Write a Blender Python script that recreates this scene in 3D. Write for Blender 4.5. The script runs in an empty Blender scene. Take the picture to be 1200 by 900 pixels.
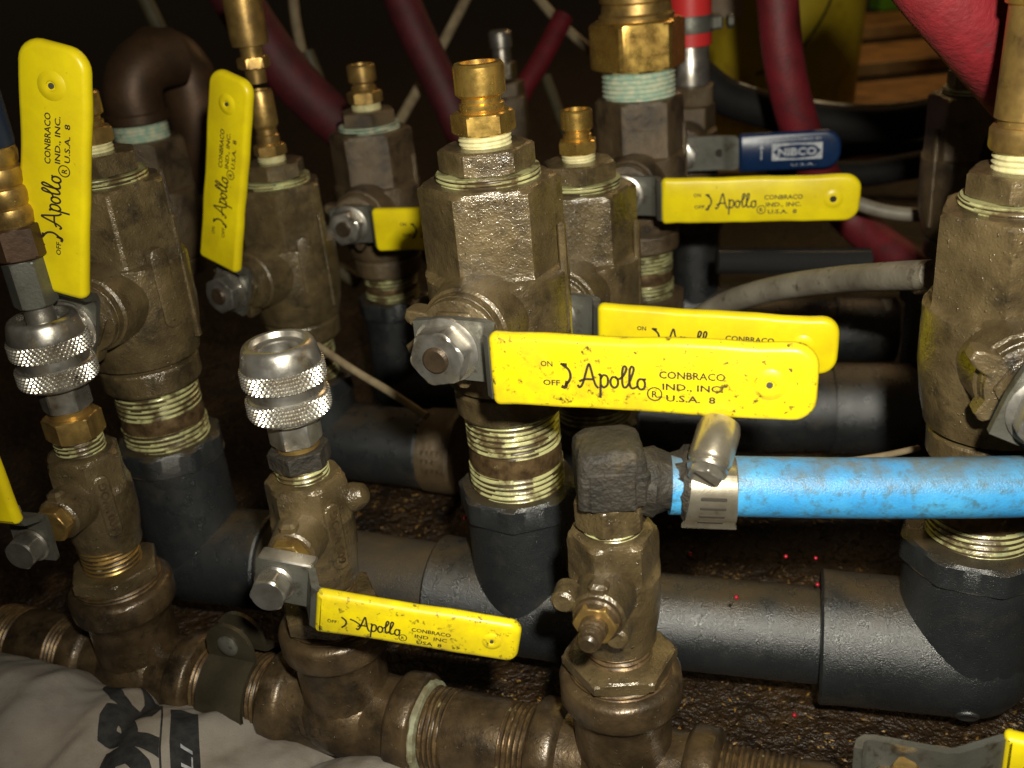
import bpy, math, random
from mathutils import Matrix, Vector, noise
random.seed(7)
SC = bpy.context.scene
COL = SC.collection
MM = 0.001
FLOOR = -250.0          # floor level in mm below the lens; everything below is written in mm from the lens
PI = math.pi

# ------------------------------------------------------------------ camera
FOC = 1178.0
PITCH, ROLL = math.radians(25.0), math.radians(-5.5)
_f = Vector((0, math.cos(PITCH), -math.sin(PITCH))); _r0 = Vector((1, 0, 0)); _u0 = _r0.cross(_f)
_r = _r0*math.cos(ROLL) + _u0*math.sin(ROLL); _u = -_r0*math.sin(ROLL) + _u0*math.cos(ROLL)
CAMROT = Matrix((_r, _u, -_f)).transposed()
cam_d = bpy.data.cameras.new('camera'); cam = bpy.data.objects.new('camera', cam_d); COL.objects.link(cam)
cam.matrix_world = Matrix.Translation((0, 0, -FLOOR*MM)) @ CAMROT.to_4x4()
cam_d.sensor_width = 36.0; cam_d.lens = 36.0*FOC/1200.0
cam_d.clip_start = 0.005; cam_d.clip_end = 60
cam_d.dof.use_dof = True; cam_d.dof.focus_distance = 0.285; cam_d.dof.aperture_fstop = 17
SC.camera = cam

# ------------------------------------------------------------------ world, flash, room lamp, exposure
w = bpy.data.worlds.new('World'); SC.world = w; w.use_nodes = True
w.node_tree.nodes['Background'].inputs[0].default_value = (1.0, 0.72, 0.42, 1)
w.node_tree.nodes['Background'].inputs[1].default_value = 0.022

def lamp(name, kind, energy, color, loc, target, **kw):
    d = bpy.data.lights.new(name, kind); d.energy = energy; d.color = color
    o = bpy.data.objects.new(name, d); COL.objects.link(o)
    loc = Vector(loc)*MM; loc.z -= FLOOR*MM
    tgt = Vector(target)*MM; tgt.z -= FLOOR*MM
    o.location = loc
    o.rotation_euler = (tgt-loc).to_track_quat('-Z', 'Y').to_euler()
    for k, v in kw.items(): setattr(d, k, v)
    return o
lamp('camera_flash', 'SPOT', 8.6, (1.0, 0.95, 0.80), (26, -6, 44), (72, 300, -95),
     spot_size=math.radians(101), spot_blend=1.0, shadow_soft_size=0.007)
lamp('room_lamp', 'AREA', 2.4, (1.0, 0.62, 0.26), (620, 1500, 800), (330, 1150, -250), size=0.4)
SC.view_settings.view_transform = 'Standard'; SC.view_settings.look = 'None'
SC.view_settings.exposure = 0.0; SC.view_settings.gamma = 1.0
SC.view_settings.use_curve_mapping = False

# ------------------------------------------------------------------ helpers
def at(u, v, d):
    """a point in mm that lies d mm in front of the lens plane"""
    return CAMROT @ Vector(((u-600)/FOC*d, -(v-450)/FOC*d, -d))

def W(p):
    return Vector((p[0]*MM, p[1]*MM, (p[2]-FLOOR)*MM))

def tag(o, label=None, cat=None, group=None, kind=None):
    if label: o['label'] = label
    if cat: o['category'] = cat
    if group: o['group'] = group
    if kind: o['kind'] = kind
    return o

def thing(name, label, cat, loc, yaw=0, group=None, rot=None):
    o = bpy.data.objects.new(name, None); COL.objects.link(o)
    o.empty_display_size = 0.01
    o.location = W(loc); o.rotation_euler = rot if rot else (0, 0, math.radians(yaw))
    return tag(o, label, cat, group)

I4 = Matrix.Identity(4)
def T(x, y, z): return Matrix.Translation((x, y, z))
def RX(a): return Matrix.Rotation(math.radians(a), 4, 'X')
def RY(a): return Matrix.Rotation(math.radians(a), 4, 'Y')
def RZ(a): return Matrix.Rotation(math.radians(a), 4, 'Z')
# lathe axis z turned to lie along +x / -y
AX = RY(90)
AY = RX(90)

class MB:
    def __init__(s): s.v = []; s.f = []; s.root = set()
    def add(s, vs, fs, m=I4):
        b = len(s.v)
        s.v += [tuple(m @ Vector(p)) for p in vs]
        s.f += [tuple(b+i for i in f) for f in fs]
        return s
    def surf(s, zs, rf, n=48, m=I4, caps=(True, True), jit=0.0):
        vs = []; fs = []
        for i, z in enumerate(zs):
            for k in range(n):
                a = 2*PI*k/n
                r = rf(i, a)
                if jit:
                    r += jit*noise.noise(Vector((r*math.cos(a)*.35+s_seed[0], r*math.sin(a)*.35, z*.35)))
                vs.append((r*math.cos(a), r*math.sin(a), z))
        L = len(zs)
        for i in range(L-1):
            for k in range(n):
                k2 = (k+1) % n
                fs.append((i*n+k, i*n+k2, (i+1)*n+k2, (i+1)*n+k))
        if caps[0]: fs.append(tuple(range(n-1, -1, -1)))
        if caps[1]: fs.append(tuple((L-1)*n+k for k in range(n)))
        return s.add(vs, fs, m)
    def lathe(s, prof, n=40, m=I4, caps=(True, True), jit=0.0):
        """prof: list of (z, r)"""
        return s.surf([p[0] for p in prof], lambda i, a: prof[i][1], n, m, caps, jit)
    def poly(s, prof, sides, rot=0.0, n=None, m=I4, caps=(True, True), jit=0.0):
        """prof: list of (z, circle radius, apothem or None): a turned body cut by a prism"""
        n = n or sides*12
        st = 2*PI/sides
        def rf(i, a):
            z, r, ap = prof[i]
            if ap is None: return r
            q = (a - math.radians(rot)) % st
            return min(r, ap/math.cos(q-st/2))
        return s.surf([p[0] for p in prof], rf, n, m, caps, jit)
    def hexa(s, z0, z1, ap, sides=6, rot=0.0, ch=0.7, m=I4, jit=0.0, caps=(True, True)):
        R = ap/math.cos(PI/sides)
        c = R-ap
        return s.poly([(z0, ap*.97, ap), (z0+ch*.5, ap+c*.6, ap), (z0+ch, R, ap), (z1-ch, R, ap), (z1-ch*.5, ap+c*.6, ap), (z1, ap*.97, ap)],
                      sides, rot, m=m, jit=jit, caps=caps)
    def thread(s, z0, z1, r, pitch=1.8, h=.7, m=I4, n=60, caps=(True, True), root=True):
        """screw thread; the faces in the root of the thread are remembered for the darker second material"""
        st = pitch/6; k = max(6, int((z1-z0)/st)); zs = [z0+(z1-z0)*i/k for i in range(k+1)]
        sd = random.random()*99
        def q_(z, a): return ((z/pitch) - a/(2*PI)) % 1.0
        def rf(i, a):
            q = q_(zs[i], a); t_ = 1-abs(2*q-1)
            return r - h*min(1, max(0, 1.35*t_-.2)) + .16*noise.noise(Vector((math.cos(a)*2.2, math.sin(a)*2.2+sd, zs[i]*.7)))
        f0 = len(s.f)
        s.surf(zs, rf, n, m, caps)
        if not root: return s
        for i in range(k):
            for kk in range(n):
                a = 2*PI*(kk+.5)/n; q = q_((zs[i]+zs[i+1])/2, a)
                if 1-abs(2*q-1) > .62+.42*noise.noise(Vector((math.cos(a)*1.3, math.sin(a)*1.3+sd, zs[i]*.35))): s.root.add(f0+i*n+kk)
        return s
    def box(s, c, d, m=I4, bev=0.0):
        x, y, z = [k/2 for k in d]
        if bev <= 0:
            vs = [(i, j, k) for i in (-x, x) for j in (-y, y) for k in (-z, z)]
            fs = [(0, 1, 3, 2), (4, 6, 7, 5), (0, 4, 5, 1), (2, 3, 7, 6), (0, 2, 6, 4), (1, 5, 7, 3)]
            return s.add(vs, fs, m @ T(*c))
        b = min(bev, x*.95, y*.95, z*.95)
        ol = [(-x+b, -y), (x-b, -y), (x, -y+b), (x, y-b), (x-b, y), (-x+b, y), (-x, y-b), (-x, -y+b)]
        def ins(o, e): return [(px*(1-e/x), py*(1-e/y)) for px, py in o]
        lay = [(-z, b), (-z+b, 0), (z-b, 0), (z, b)]
        vs = []; fs = []
        for zz, e in lay:
            for px, py in ins(ol, e): vs.append((px, py, zz))
        for i in range(3):
            for k in range(8): fs.append((i*8+k, i*8+(k+1) % 8, i*8+8+(k+1) % 8, i*8+8+k))
        fs.append(tuple(range(7, -1, -1))); fs.append(tuple(24+k for k in range(8)))
        return s.add(vs, fs, m @ T(*c))
    def slab(s, outline, lay, m=I4):
        """outline: list of (x,z) points ccw; lay: list of (y, inset) front to back"""
        n = len(outline)
        vs = []; fs = []
        nor = []
        for i in range(n):
            a = Vector(outline[i-1]); b = Vector(outline[(i+1) % n]); t = (b-a).normalized(); nor.append(Vector((-t.y, t.x)))
        for y, e in lay:
            for i in range(n):
                p = Vector(outline[i]) + nor[i]*e
                vs.append((p.x, y, p.y))
        L = len(lay)
        for i in range(L-1):
            for k in range(n):
                fs.append((i*n+k, (i+1)*n+k, (i+1)*n+(k+1) % n, i*n+(k+1) % n))
        fs.append(tuple(range(n))); fs.append(tuple((L-1)*n+k for k in range(n-1, -1, -1)))
        return s.add(vs, fs, m)
    def strip(s, path, zw, th, m=I4):
        """a bent flat bar: path of (x,y), width zw(i) along z, thickness th"""
        n = len(path); vs = []; fs = []
        for i, p in enumerate(path):
            a = Vector(path[max(0, i-1)]); b = Vector(path[min(n-1, i+1)]); t = (b-a).normalized(); nn = Vector((t.y, -t.x))
            lo, hi = zw(i)
            for sg in (1, -1):
                q = Vector(p)+nn*th/2*sg
                vs += [(q.x, q.y, lo), (q.x, q.y, hi)]
        for i in range(n-1):
            o = i*4; q = o+4
            fs += [(o, o+1, q+1, q), (o+2, q+2, q+3, o+3), (o+1, o+3, q+3, q+1), (o, q, q+2, o+2)]
        fs += [(0, 2, 3, 1), (4*n-4, 4*n-3, 4*n-1, 4*n-2)]
        return s.add(vs, fs, m)
    def tube(s, pts, r, n=14, m=I4, smooth=6, caps=True, rf=None):
        P = spline([Vector(p) for p in pts], smooth)
        vs = []; fs = []
        t0 = (P[1]-P[0]).normalized()
        up = Vector((0, 0, 1)) if abs(t0.z) < .9 else Vector((1, 0, 0))
        x = t0.cross(up).normalized()
        for i, p in enumerate(P):
            t = (P[min(i+1, len(P)-1)]-P[max(i-1, 0)]).normalized()
            x = (x - t*x.dot(t)).normalized(); y = t.cross(x)
            rr = rf(i/(len(P)-1)) if rf else r
            for k in range(n):
                a = 2*PI*k/n
                vs.append(tuple(p + x*rr*math.cos(a) + y*rr*math.sin(a)))
        for i in range(len(P)-1):
            for k in range(n):
                fs.append((i*n+k, i*n+(k+1) % n, (i+1)*n+(k+1) % n, (i+1)*n+k))
        if caps:
            fs.append(tuple(range(n-1, -1, -1))); fs.append(tuple((len(P)-1)*n+k for k in range(n)))
        return s.add(vs, fs, m)
    def ball(s, c, r, m=I4, n=20, k=10, sc=(1, 1, 1)):
        vs = []; fs = []
        for i in range(k+1):
            ph = -PI/2+PI*(i+.02*(i == 0)-.02*(i == k))/k
            for j in range(n):
                a = 2*PI*j/n
                vs.append((c[0]+r*sc[0]*math.cos(ph)*math.cos(a), c[1]+r*sc[1]*math.cos(ph)*math.sin(a), c[2]+r*sc[2]*math.sin(ph)))
        for i in range(k):
            for j in range(n): fs.append((i*n+j, i*n+(j+1) % n, i*n+n+(j+1) % n, i*n+n+j))
        fs.append(tuple(range(n-1, -1, -1))); fs.append(tuple(k*n+j for j in range(n)))
        return s.add(vs, fs, m)
    def mesh(s, name, mat, ang=32):
        me = bpy.data.meshes.new(name)
        me.from_pydata([(x*MM, y*MM, z*MM) for x, y, z in s.v], [], s.f)
        me.polygons.foreach_set('use_smooth', [True]*len(me.polygons))
        me.set_sharp_from_angle(angle=math.radians(ang))
        me.materials.append(mat)
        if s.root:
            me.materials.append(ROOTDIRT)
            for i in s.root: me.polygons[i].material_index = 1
        me.update()
        return me
    def build(s, name, mat, parent=None, ang=32, loc=None, label=None):
        o = bpy.data.objects.new(name, s.mesh(name, mat, ang)); COL.objects.link(o)
        if parent: o.parent = parent
        if loc is not None: o.location = W(loc)
        if label: o['label'] = label
        return o
s_seed = [0.0]

def spline(P, k):
    if len(P) < 3 or k < 2: return P
    out = []
    for i in range(len(P)-1):
        p0 = P[max(i-1, 0)]; p1 = P[i]; p2 = P[i+1]; p3 = P[min(i+2, len(P)-1)]
        for j in range(k):
            t = j/k
            out.append(.5*((2*p1)+(p2-p0)*t+(2*p0-5*p1+4*p2-p3)*t*t+(3*p1-p0-3*p2+p3)*t**3))
    out.append(P[-1])
    return out

def rrect(x0, z0, x1, z1, r, seg=5):
    """rounded rectangle, clockwise seen from -y so that faces look to -y; r: radii (left, right)"""
    rl, rr = r
    pts = []
    for cx, cz, a0, q in ((x0+rl, z0+rl, 180, rl), (x1-rr, z0+rr, 270, rr), (x1-rr, z1-rr, 0, rr), (x0+rl, z1-rl, 90, rl)):
        for i in range(seg+1):
            a = math.radians(a0+90*i/seg); pts.append((cx+q*math.cos(a), cz+q*math.sin(a)))
    return pts

# ------------------------------------------------------------------ materials
def mat(name, c1, c2=None, cs=120, metal=0.0, rough=.5, bump=0.0, bs=900, bdist=.0004, detail=4, coat=0.0, coatr=.2,
        dirt=None, ds=60, dlo=.55, dhi=.7, spec=.5, bump2=0.0, b2s=200, r2=None, ramp=(.35, .65), fleck=None, fs=1500, flo=.68, dust=None, dustlo=.55, drop=None):
    m = bpy.data.materials.new(name); m.use_nodes = True
    N = m.node_tree.nodes; L = m.node_tree.links
    p = N['Principled BSDF']
    geo = N.new('ShaderNodeNewGeometry')
    def nz(scale, det=detail, rg=.6):
        n = N.new('ShaderNodeTexNoise'); n.inputs['Scale'].default_value = scale; n.inputs['Detail'].default_value = det
        n.inputs['Roughness'].default_value = rg
        L.new(geo.outputs['Position'], n.inputs['Vector']); return n.outputs['Fac']
    def rampn(src, lo, hi):
        r = N.new('ShaderNodeMapRange'); r.inputs['From Min'].default_value = lo; r.inputs['From Max'].default_value = hi
        L.new(src, r.inputs['Value']); return r.outputs['Result']
    def mix(f, a, b):
        x = N.new('ShaderNodeMix'); x.data_type = 'RGBA'
        L.new(f, x.inputs['Factor'])
        for i, q in ((6, a), (7, b)):
            if isinstance(q, tuple): x.inputs[i].default_value = (*q, 1)
            else: L.new(q, x.inputs[i])
        return x.outputs[2]
    col = c1
    if c2: col = mix(rampn(nz(cs), *ramp), c1, c2)
    if fleck: col = mix(rampn(nz(fs, 2), flo, flo+.05), col, fleck)
    if dirt: 
        dm = rampn(nz(ds, 7, .7), dlo, dhi)
        col = mix(dm, col, dirt)
    if dust:
        sp = N.new('ShaderNodeSeparateXYZ'); L.new(geo.outputs['True Normal'], sp.inputs[0])
        mu = N.new('ShaderNodeMath'); mu.operation = 'MULTIPLY'
        L.new(rampn(sp.outputs['Z'], dustlo, 1.0), mu.inputs[0]); L.new(rampn(nz(90, 5), .3, .6), mu.inputs[1])
        col = mix(mu.outputs[0], col, dust)
    if isinstance(col, tuple): p.inputs['Base Color'].default_value = (*col, 1)
    else: L.new(col, p.inputs['Base Color'])
    p.inputs['Metallic'].default_value = metal
    p.inputs['Specular IOR Level'].default_value = spec
    if r2 is not None:
        rr = N.new('ShaderNodeMapRange'); rr.inputs['From Min'].default_value = .35; rr.inputs['From Max'].default_value = .65
        rr.inputs['To Min'].default_value = rough; rr.inputs['To Max'].default_value = r2
        L.new(nz(180, 5), rr.inputs['Value']); L.new(rr.outputs['Result'], p.inputs['Roughness'])
    else: p.inputs['Roughness'].default_value = rough
    p.inputs['Coat Weight'].default_value = coat; p.inputs['Coat Roughness'].default_value = coatr
    prev = None
    if drop:
        b = N.new('ShaderNodeBump'); b.inputs['Strength'].default_value = 1.0; b.inputs['Distance'].default_value = .0003
        L.new(rampn(nz(drop[0], 2, .5), drop[1], drop[1]+.12), b.inputs['Height']); prev = b.outputs['Normal']
    for st, sc, di in ((bump2, b2s, bdist*4), (bump, bs, bdist)):
        if st > 0:
            b = N.new('ShaderNodeBump'); b.inputs['Strength'].default_value = st; b.inputs['Distance'].default_value = di
            L.new(nz(sc, 3), b.inputs['Height'])
            if prev: L.new(prev, b.inputs['Normal'])
            prev = b.outputs['Normal']
    if prev:
        L.new(prev, p.inputs['Normal'])
        if coat: L.new(prev, p.inputs['Coat Normal'])
    return m

BRONZE = mat('cast_bronze', (.145, .104, .048), (.066, .046, .021), 75, metal=.3, rough=.34, r2=.48, bump=.65, bs=1500, bdist=.00035, bump2=.3, b2s=240,
             dirt=(.02, .015, .01), ds=85, dlo=.52, dhi=.72, coat=.9, coatr=.13, drop=(800, .66))
BRONZE_D = mat('dusty_bronze', (.125, .085, .043), (.07, .046, .024), 70, metal=.25, rough=.48, bump=.9, bs=1700, bdist=.00045, bump2=.3, b2s=220,
               dirt=(.025, .018, .012), ds=70, dlo=.52, dhi=.7, coat=.6, coatr=.15, drop=(900, .66))
BRONZE_S = mat('shiny_bronze', (.13, .086, .042), (.055, .036, .018), 110, metal=.5, rough=.36, r2=.5, bump=.3, bs=1000, bump2=.2, b2s=150,
               dirt=(.022, .016, .01), ds=80, dlo=.5, dhi=.68, coat=.4, coatr=.2, drop=(900, .67))
BRASS = mat('polished_brass', (.78, .52, .13), (.55, .34, .09), 160, metal=.9, rough=.22, r2=.36, bump=.05, bs=900, dirt=(.12, .075, .03), ds=130, dlo=.6, dhi=.78)
BRASS_D = mat('tarnished_brass', (.5, .33, .1), (.3, .19, .07), 160, metal=.8, rough=.3, r2=.45, bump=.1, bs=900, dirt=(.08, .05, .025), ds=110, dlo=.55, dhi=.75)
TAPE = mat('cream_tape', (.62, .55, .3), (.42, .4, .2), 300, rough=.5, bump=.4, bs=700)
CREAMTHREAD = mat('sealed_thread', (.47, .46, .22), (.11, .08, .034), 130, rough=.32, metal=.2, bump=.3, bs=900, dirt=(.22, .32, .22), ds=110, dlo=.6, dhi=.7, coat=.4, ramp=(.46, .6))
GREENTHREAD = mat('green_thread', (.62, .62, .45), (.3, .46, .36), 260, rough=.45, bump=.3, bs=900, dirt=(.05, .2, .14), ds=120, dlo=.58, dhi=.68)
DARKTHREAD = mat('brown_thread', (.2, .13, .06), (.075, .045, .022), 260, metal=.55, rough=.4, bump=.3, bs=900, dirt=(.4, .36, .2), ds=210, dlo=.62, dhi=.7)
STEEL = mat('zinc_steel', (.155, .155, .135), (.1, .097, .08), 90, metal=.55, rough=.42, r2=.6, bump=.25, bs=1100, dirt=(.05, .038, .022), ds=150, dlo=.55, dhi=.68)
DARKSTEEL = mat('dark_steel', (.1, .085, .055), (.055, .045, .028), 90, metal=.6, rough=.36, r2=.5, bump=.25, bs=900, coat=.3)
BRONZE_W = mat('whitened_bronze', (.3, .29, .24), (.13, .1, .06), 110, metal=.4, rough=.4, bump=.8, bs=1400, coat=.5, coatr=.15)
STEEL_B = mat('bright_steel', (.6, .58, .54), (.36, .33, .28), 120, metal=.9, rough=.25, r2=.42, bump=.08, bs=900, dirt=(.16, .11, .06), ds=120, dlo=.6, dhi=.75)
KNURL = mat('knurled_steel', (.8, .78, .72), (.55, .5, .42), 200, metal=.9, rough=.28, dirt=(.12, .08, .05), ds=150, dlo=.56, dhi=.72)
YELLOW = mat('yellow_vinyl', (.8, .655, .006), (.66, .52, .008), 70, rough=.36, bump=.08, bs=500, bump2=.12, b2s=60, dirt=(.16, .115, .02), ds=330, dlo=.66, dhi=.74, spec=.4)
YELLOW_S = mat('soiled_yellow_vinyl', (.8, .66, .006), (.58, .44, .014), 95, rough=.36, bump=.1, bs=500, bump2=.12, b2s=60, dirt=(.07, .05, .016), ds=420, dlo=.56, dhi=.66, spec=.4)
INK = mat('black_ink', (.035, .024, .012), rough=.55)
WHITEINK = mat('white_ink', (.55, .57, .6), (.3, .33, .38), 500, rough=.6)
BLUEV = mat('navy_vinyl', (.006, .026, .09), (.005, .02, .07), 100, rough=.33, bump=.1, bs=400, dirt=(.03, .04, .06), ds=140, dlo=.6, dhi=.75)
PVC = mat('grey_pvc', (.020, .0222, .0242), (.014, .016, .0175), 40, rough=.25, r2=.36, spec=1.0, bump=.95, bs=2200, bdist=.00027, dirt=(.04, .034, .026), ds=45, dlo=.54, dhi=.74, fleck=(.14, .125, .1), fs=2200, flo=.7, dust=(.05, .036, .02), dustlo=.6)
PVC_D = mat('dusty_grey_pvc', (.042, .037, .03), (.027, .025, .022), 40, rough=.45, bump=.6, bs=2000, bdist=.0003, dirt=(.06, .045, .026), ds=60, dlo=.45, dhi=.7, fleck=(.2, .17, .13), fs=2000, flo=.68, dust=(.07, .05, .028), dustlo=.4)
BLUEHOSE = mat('blue_hose_rubber', (.035, .25, .56), (.06, .32, .60), 60, rough=.36, bump=.45, bs=2200, bump2=.12, b2s=120, dirt=(.05, .15, .24), ds=420, dlo=.5, dhi=.64, dust=(.10, .13, .14), dustlo=.2)
REDSHADE = mat('shaded_red_rubber', (.075, .005, .009), (.04, .003, .005), 90, rough=.65, bump=.6, bs=700)  # red hose rubber with the weaker flash at the left darkened into its colour
CLAMPST = mat('yellowed_steel', (.55, .5, .4), (.36, .31, .22), 140, metal=.85, rough=.26, bump=.08, bs=900, dirt=(.12, .08, .03), ds=140, dlo=.58, dhi=.74)
DARKBLUE = mat('dark_blue_rubber', (.006, .016, .045), rough=.5)
STEMEND = mat('brown_stem', (.075, .05, .028), (.04, .028, .018), 200, metal=.5, rough=.45, bump=.4, bs=900)
REDHOSE = mat('red_hose_rubber', (.15, .007, .014), (.09, .005, .008), 90, rough=.6, bump=.6, bs=700, dirt=(.05, .012, .014), ds=70, dlo=.56, dhi=.7)
REDBRIGHT = mat('bright_red_rubber', (.62, .03, .03), rough=.45, bump=.3, bs=600)
BLACKHOSE = mat('black_hose_rubber', (.007, .007, .007), (.012, .011, .01), 90, rough=.75, bump=.4, bs=500, spec=.25)
BLACKGLOSS = mat('black_gloss_rubber', (.035, .035, .035), rough=.16)
GREYHOSE = mat('grey_hose_rubber', (.24, .215, .17), (.15, .13, .1), 70, rough=.5, bump=.4, bs=600, dirt=(.06, .045, .03), ds=130, dlo=.56, dhi=.68)
TAN = mat('tan_wire', (.35, .28, .17), (.2, .15, .09), 90, rough=.55)
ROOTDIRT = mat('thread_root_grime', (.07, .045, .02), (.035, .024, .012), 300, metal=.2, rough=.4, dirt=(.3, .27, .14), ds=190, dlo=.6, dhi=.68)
SEAL = mat('old_sealant', (.3, .31, .2), (.16, .14, .08), 300, rough=.6, bump=.5, bs=700)
FRAY = mat('frayed_canvas', (.6, .5, .33), (.4, .3, .18), 200, rough=.9, bump=.8, bs=500)
GRIME = mat('grimy_black_plastic', (.014, .0115, .0085), (.028, .022, .015), 150, rough=.7, bump=.7, bs=700, bdist=.0006, bump2=.6, b2s=220, dirt=(.05, .036, .016), ds=130, dlo=.55, dhi=.68)
CLOTH = mat('grey_cotton', (.37, .335, .295), (.28, .25, .22), 40, rough=.95, bump=.5, bs=1600, spec=.1, dirt=(.2, .165, .12), ds=25, dlo=.5, dhi=.75)
CLOTHINK = mat('faded_black_print', (.03, .03, .032), (.05, .05, .05), 300, rough=.9, spec=.1, bump=.5, bs=1600)
DIRT = mat('oily_dirt', (.034, .017, .005), (.011, .006, .003), 60, rough=.45, bump=1.0, bs=420, bdist=.002, bump2=.6, b2s=140, dirt=(.11, .055, .01), ds=300, dlo=.6, dhi=.7)
GRAINM = mat('golden_grit', (.26, .14, .025), (.035, .02, .007), 300, rough=.5, ramp=(.38, .7))
WOOD = mat('old_wood', (.46, .25, .075), (.28, .14, .04), 30, rough=.6, bump=.6, bs=150, bdist=.001, dirt=(.07, .04, .015), ds=18, dlo=.5, dhi=.7)
PAIL = mat('yellow_plastic', (.62, .46, .02), (.5, .36, .02), 20, rough=.5, dirt=(.3, .16, .02), ds=14, dlo=.5, dhi=.7)
GREENP = mat('green_plastic', (.16, .42, .02), rough=.5)
PAPER = mat('paper_label', (.6, .5, .4), (.5, .36, .24), 60, rough=.8)
REDG = mat('red_glint', (.34, .004, .02), rough=.5, metal=.2)
COPPER = mat('brown_copper', (.09, .048, .024), (.05, .028, .015), 60, metal=.4, rough=.5, bump=.3, bs=600)
HOLE = mat('dark_hole', (.02, .015, .01), rough=.8)

# ------------------------------------------------------------------ lettering
FONT_CACHE = {}
def text_mesh(txt, size, off=0.0, width=1.0, space=1.0):
    c = bpy.data.curves.new('lettering', 'FONT'); c.body = txt; c.size = size; c.offset = off
    c.align_x = 'LEFT'; c.space_character = space; c.resolution_u = 2
    o = bpy.data.objects.new('tmp', c); COL.objects.link(o)
    bpy.context.view_layer.update()
    me = bpy.data.meshes.new_from_object(o.evaluated_get(bpy.context.evaluated_depsgraph_get()))
    V = [(v.co.x, v.co.y) for v in me.vertices]; Fc = [tuple(p.vertices) for p in me.polygons]
    bpy.data.objects.remove(o); bpy.data.curves.remove(c); bpy.data.meshes.remove(me)
    return V, Fc

def put_text(mb, txt, x0, x1, zb, cap, y, m=I4, off=.0):
    """flat lettering between x0 and x1, baseline zb, cap height cap, on the plane y (facing -y)"""
    key = (txt, off)
    if key not in FONT_CACHE: FONT_CACHE[key] = text_mesh(txt, 1.0, off)
    V, Fc = FONT_CACHE[key]
    xa = min(v[0] for v in V); xb = max(v[0] for v in V); za = 0; zt = .73
    k = (x1-x0)/(xb-xa)
    mb.add([(x0+(v[0]-xa)*k, y, zb+v[1]*cap/zt) for v in V], Fc, m)

def ribbon(mb, pts, w_, y, m=I4, k=5):
    P = [Vector((p[0], p[1])) for p in pts]
    P = spline(P, k); vs = []; fs = []
    for i, p in enumerate(P):
        t = (P[min(i+1, len(P)-1)]-P[max(i-1, 0)]).normalized(); n = Vector((-t.y, t.x))*w_/2
        vs += [(p.x+n.x, y, p.y+n.y), (p.x-n.x, y, p.y-n.y)]
    for i in range(len(P)-1): fs.append((2*i, 2*i+1, 2*i+3, 2*i+2))
    mb.add(vs, fs, m)

def circle_pts(cx, cz, rx, rz, n=14, a0=0):
    return [(cx+rx*math.cos(2*PI*i/n+a0), cz+rz*math.sin(2*PI*i/n+a0)) for i in range(n+1)]

def script_word(mb, x, z, k, y, w_=.62):
    def s(p): ribbon(mb, [(x+a*k, z+b*k) for a, b in p], w_*k, y)
    s([(-.2, .6), (.3, -.1), (1.2, 1.3), (2.5, 5.8), (2.9, 6.4), (3.2, 5.6), (4.2, 1.2), (5.1, -.1)])
    s([(.2, 1.5), (1.6, 2.2), (3.8, 2.3)])
    s([(5.2, 3.5), (5.7, 3.6), (5.6, 0.2), (5.5, -2.8)])
    s([(5.6, 2.4), (6.4, 3.6), (7.4, 3.1), (7.4, 1.1), (6.4, .2), (5.7, .9)])
    s(circle_pts(9.1, 1.8, .95, 1.5, 12, PI/2))
    s([(9.3, 3.2), (10.2, 2.7), (11.4, 3.7), (12.2, 5.6), (11.7, 6.3), (11.2, 5.2), (11.1, 1.8), (11.5, .5), (12.4, 1.0), (13.4, 3.4), (14.0, 5.6), (13.5, 6.3), (13.0, 5.2), (12.9, 1.8), (13.4, .4), (14.4, .6), (15.0, 1.2)])
    s(circle_pts(15.8, 1.6, .95, 1.45, 12, PI/2))
    s([(15.9, 3.0), (16.5, 2.9), (17.0, 3.1)])

def lever_print(mb, y, k=1.0, small=False):
    """the black print of a yellow lever; x from the grip's start, z from its lower edge"""
    def X(a): return a*k
    if not small:
        put_text(mb, 'ON', X(13.8), X(16.9), 12.2*k, 1.55*k, y, off=.022)
        put_text(mb, 'OFF', X(14.2), X(18.6), 7.0*k, 1.55*k, y, off=.022)
        ribbon(mb, [(X(18.9), 13.2*k), (X(20.9), 11.6*k), (X(21.3), 9.3*k), (X(19.9), 6.9*k)], .7*k, y)
        ribbon(mb, [(X(19.3), 12.9*k), (X(20.6), 12.9*k)], .9*k, y); ribbon(mb, [(X(20.4), 8.4*k), (X(19.9), 6.6*k), (X(18.9), 6.9*k)], .9*k, y)
        script_word(mb, X(23.3), 6.9*k, k, y)
        ribbon(mb, circle_pts(X(42.4), 6.0*k, 1.75*k, 1.75*k), .36*k, y)
        put_text(mb, 'R', X(41.7), X(43.2), 5.1*k, 1.8*k, y, off=.022)
        put_text(mb, 'CONBRACO', X(43.5), X(59.4), 10.4*k, 2.0*k, y, off=.022)
        put_text(mb, 'IND., INC.', X(44.3), X(59.0), 7.3*k, 1.8*k, y, off=.022)
        put_text(mb, 'U.S.A.  8', X(45.2), X(57.2), 4.2*k, 1.8*k, y, off=.022)
    else:
        put_text(mb, 'OFF', 3.4, 5.9, 4.3, .95, y, off=.022)
        ribbon(mb, [(7.0, 6.6), (8.2, 5.6), (8.2, 4.3), (7.2, 3.2)], .5, y)
        ribbon(mb, [(9.2, 6.4), (10.6, 5.9), (12.0, 5.0)], .45, y)
        script_word(mb, 11.2, 3.4, .66, y, .7)
        ribbon(mb, circle_pts(23.2, 3.0, 1.0, 1.0), .25, y)
        put_text(mb, 'R', 22.8, 23.6, 2.5, 1.0, y, off=.022)
        put_text(mb, 'CONBRACO', 25.2, 35.4, 5.6, 1.15, y, off=.022)
        put_text(mb, 'IND  INC', 26.2, 34.6, 3.7, 1.1, y, off=.022)
        put_text(mb, 'USA  8', 26.8, 33.4, 1.8, 1.1, y, off=.022)

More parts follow.
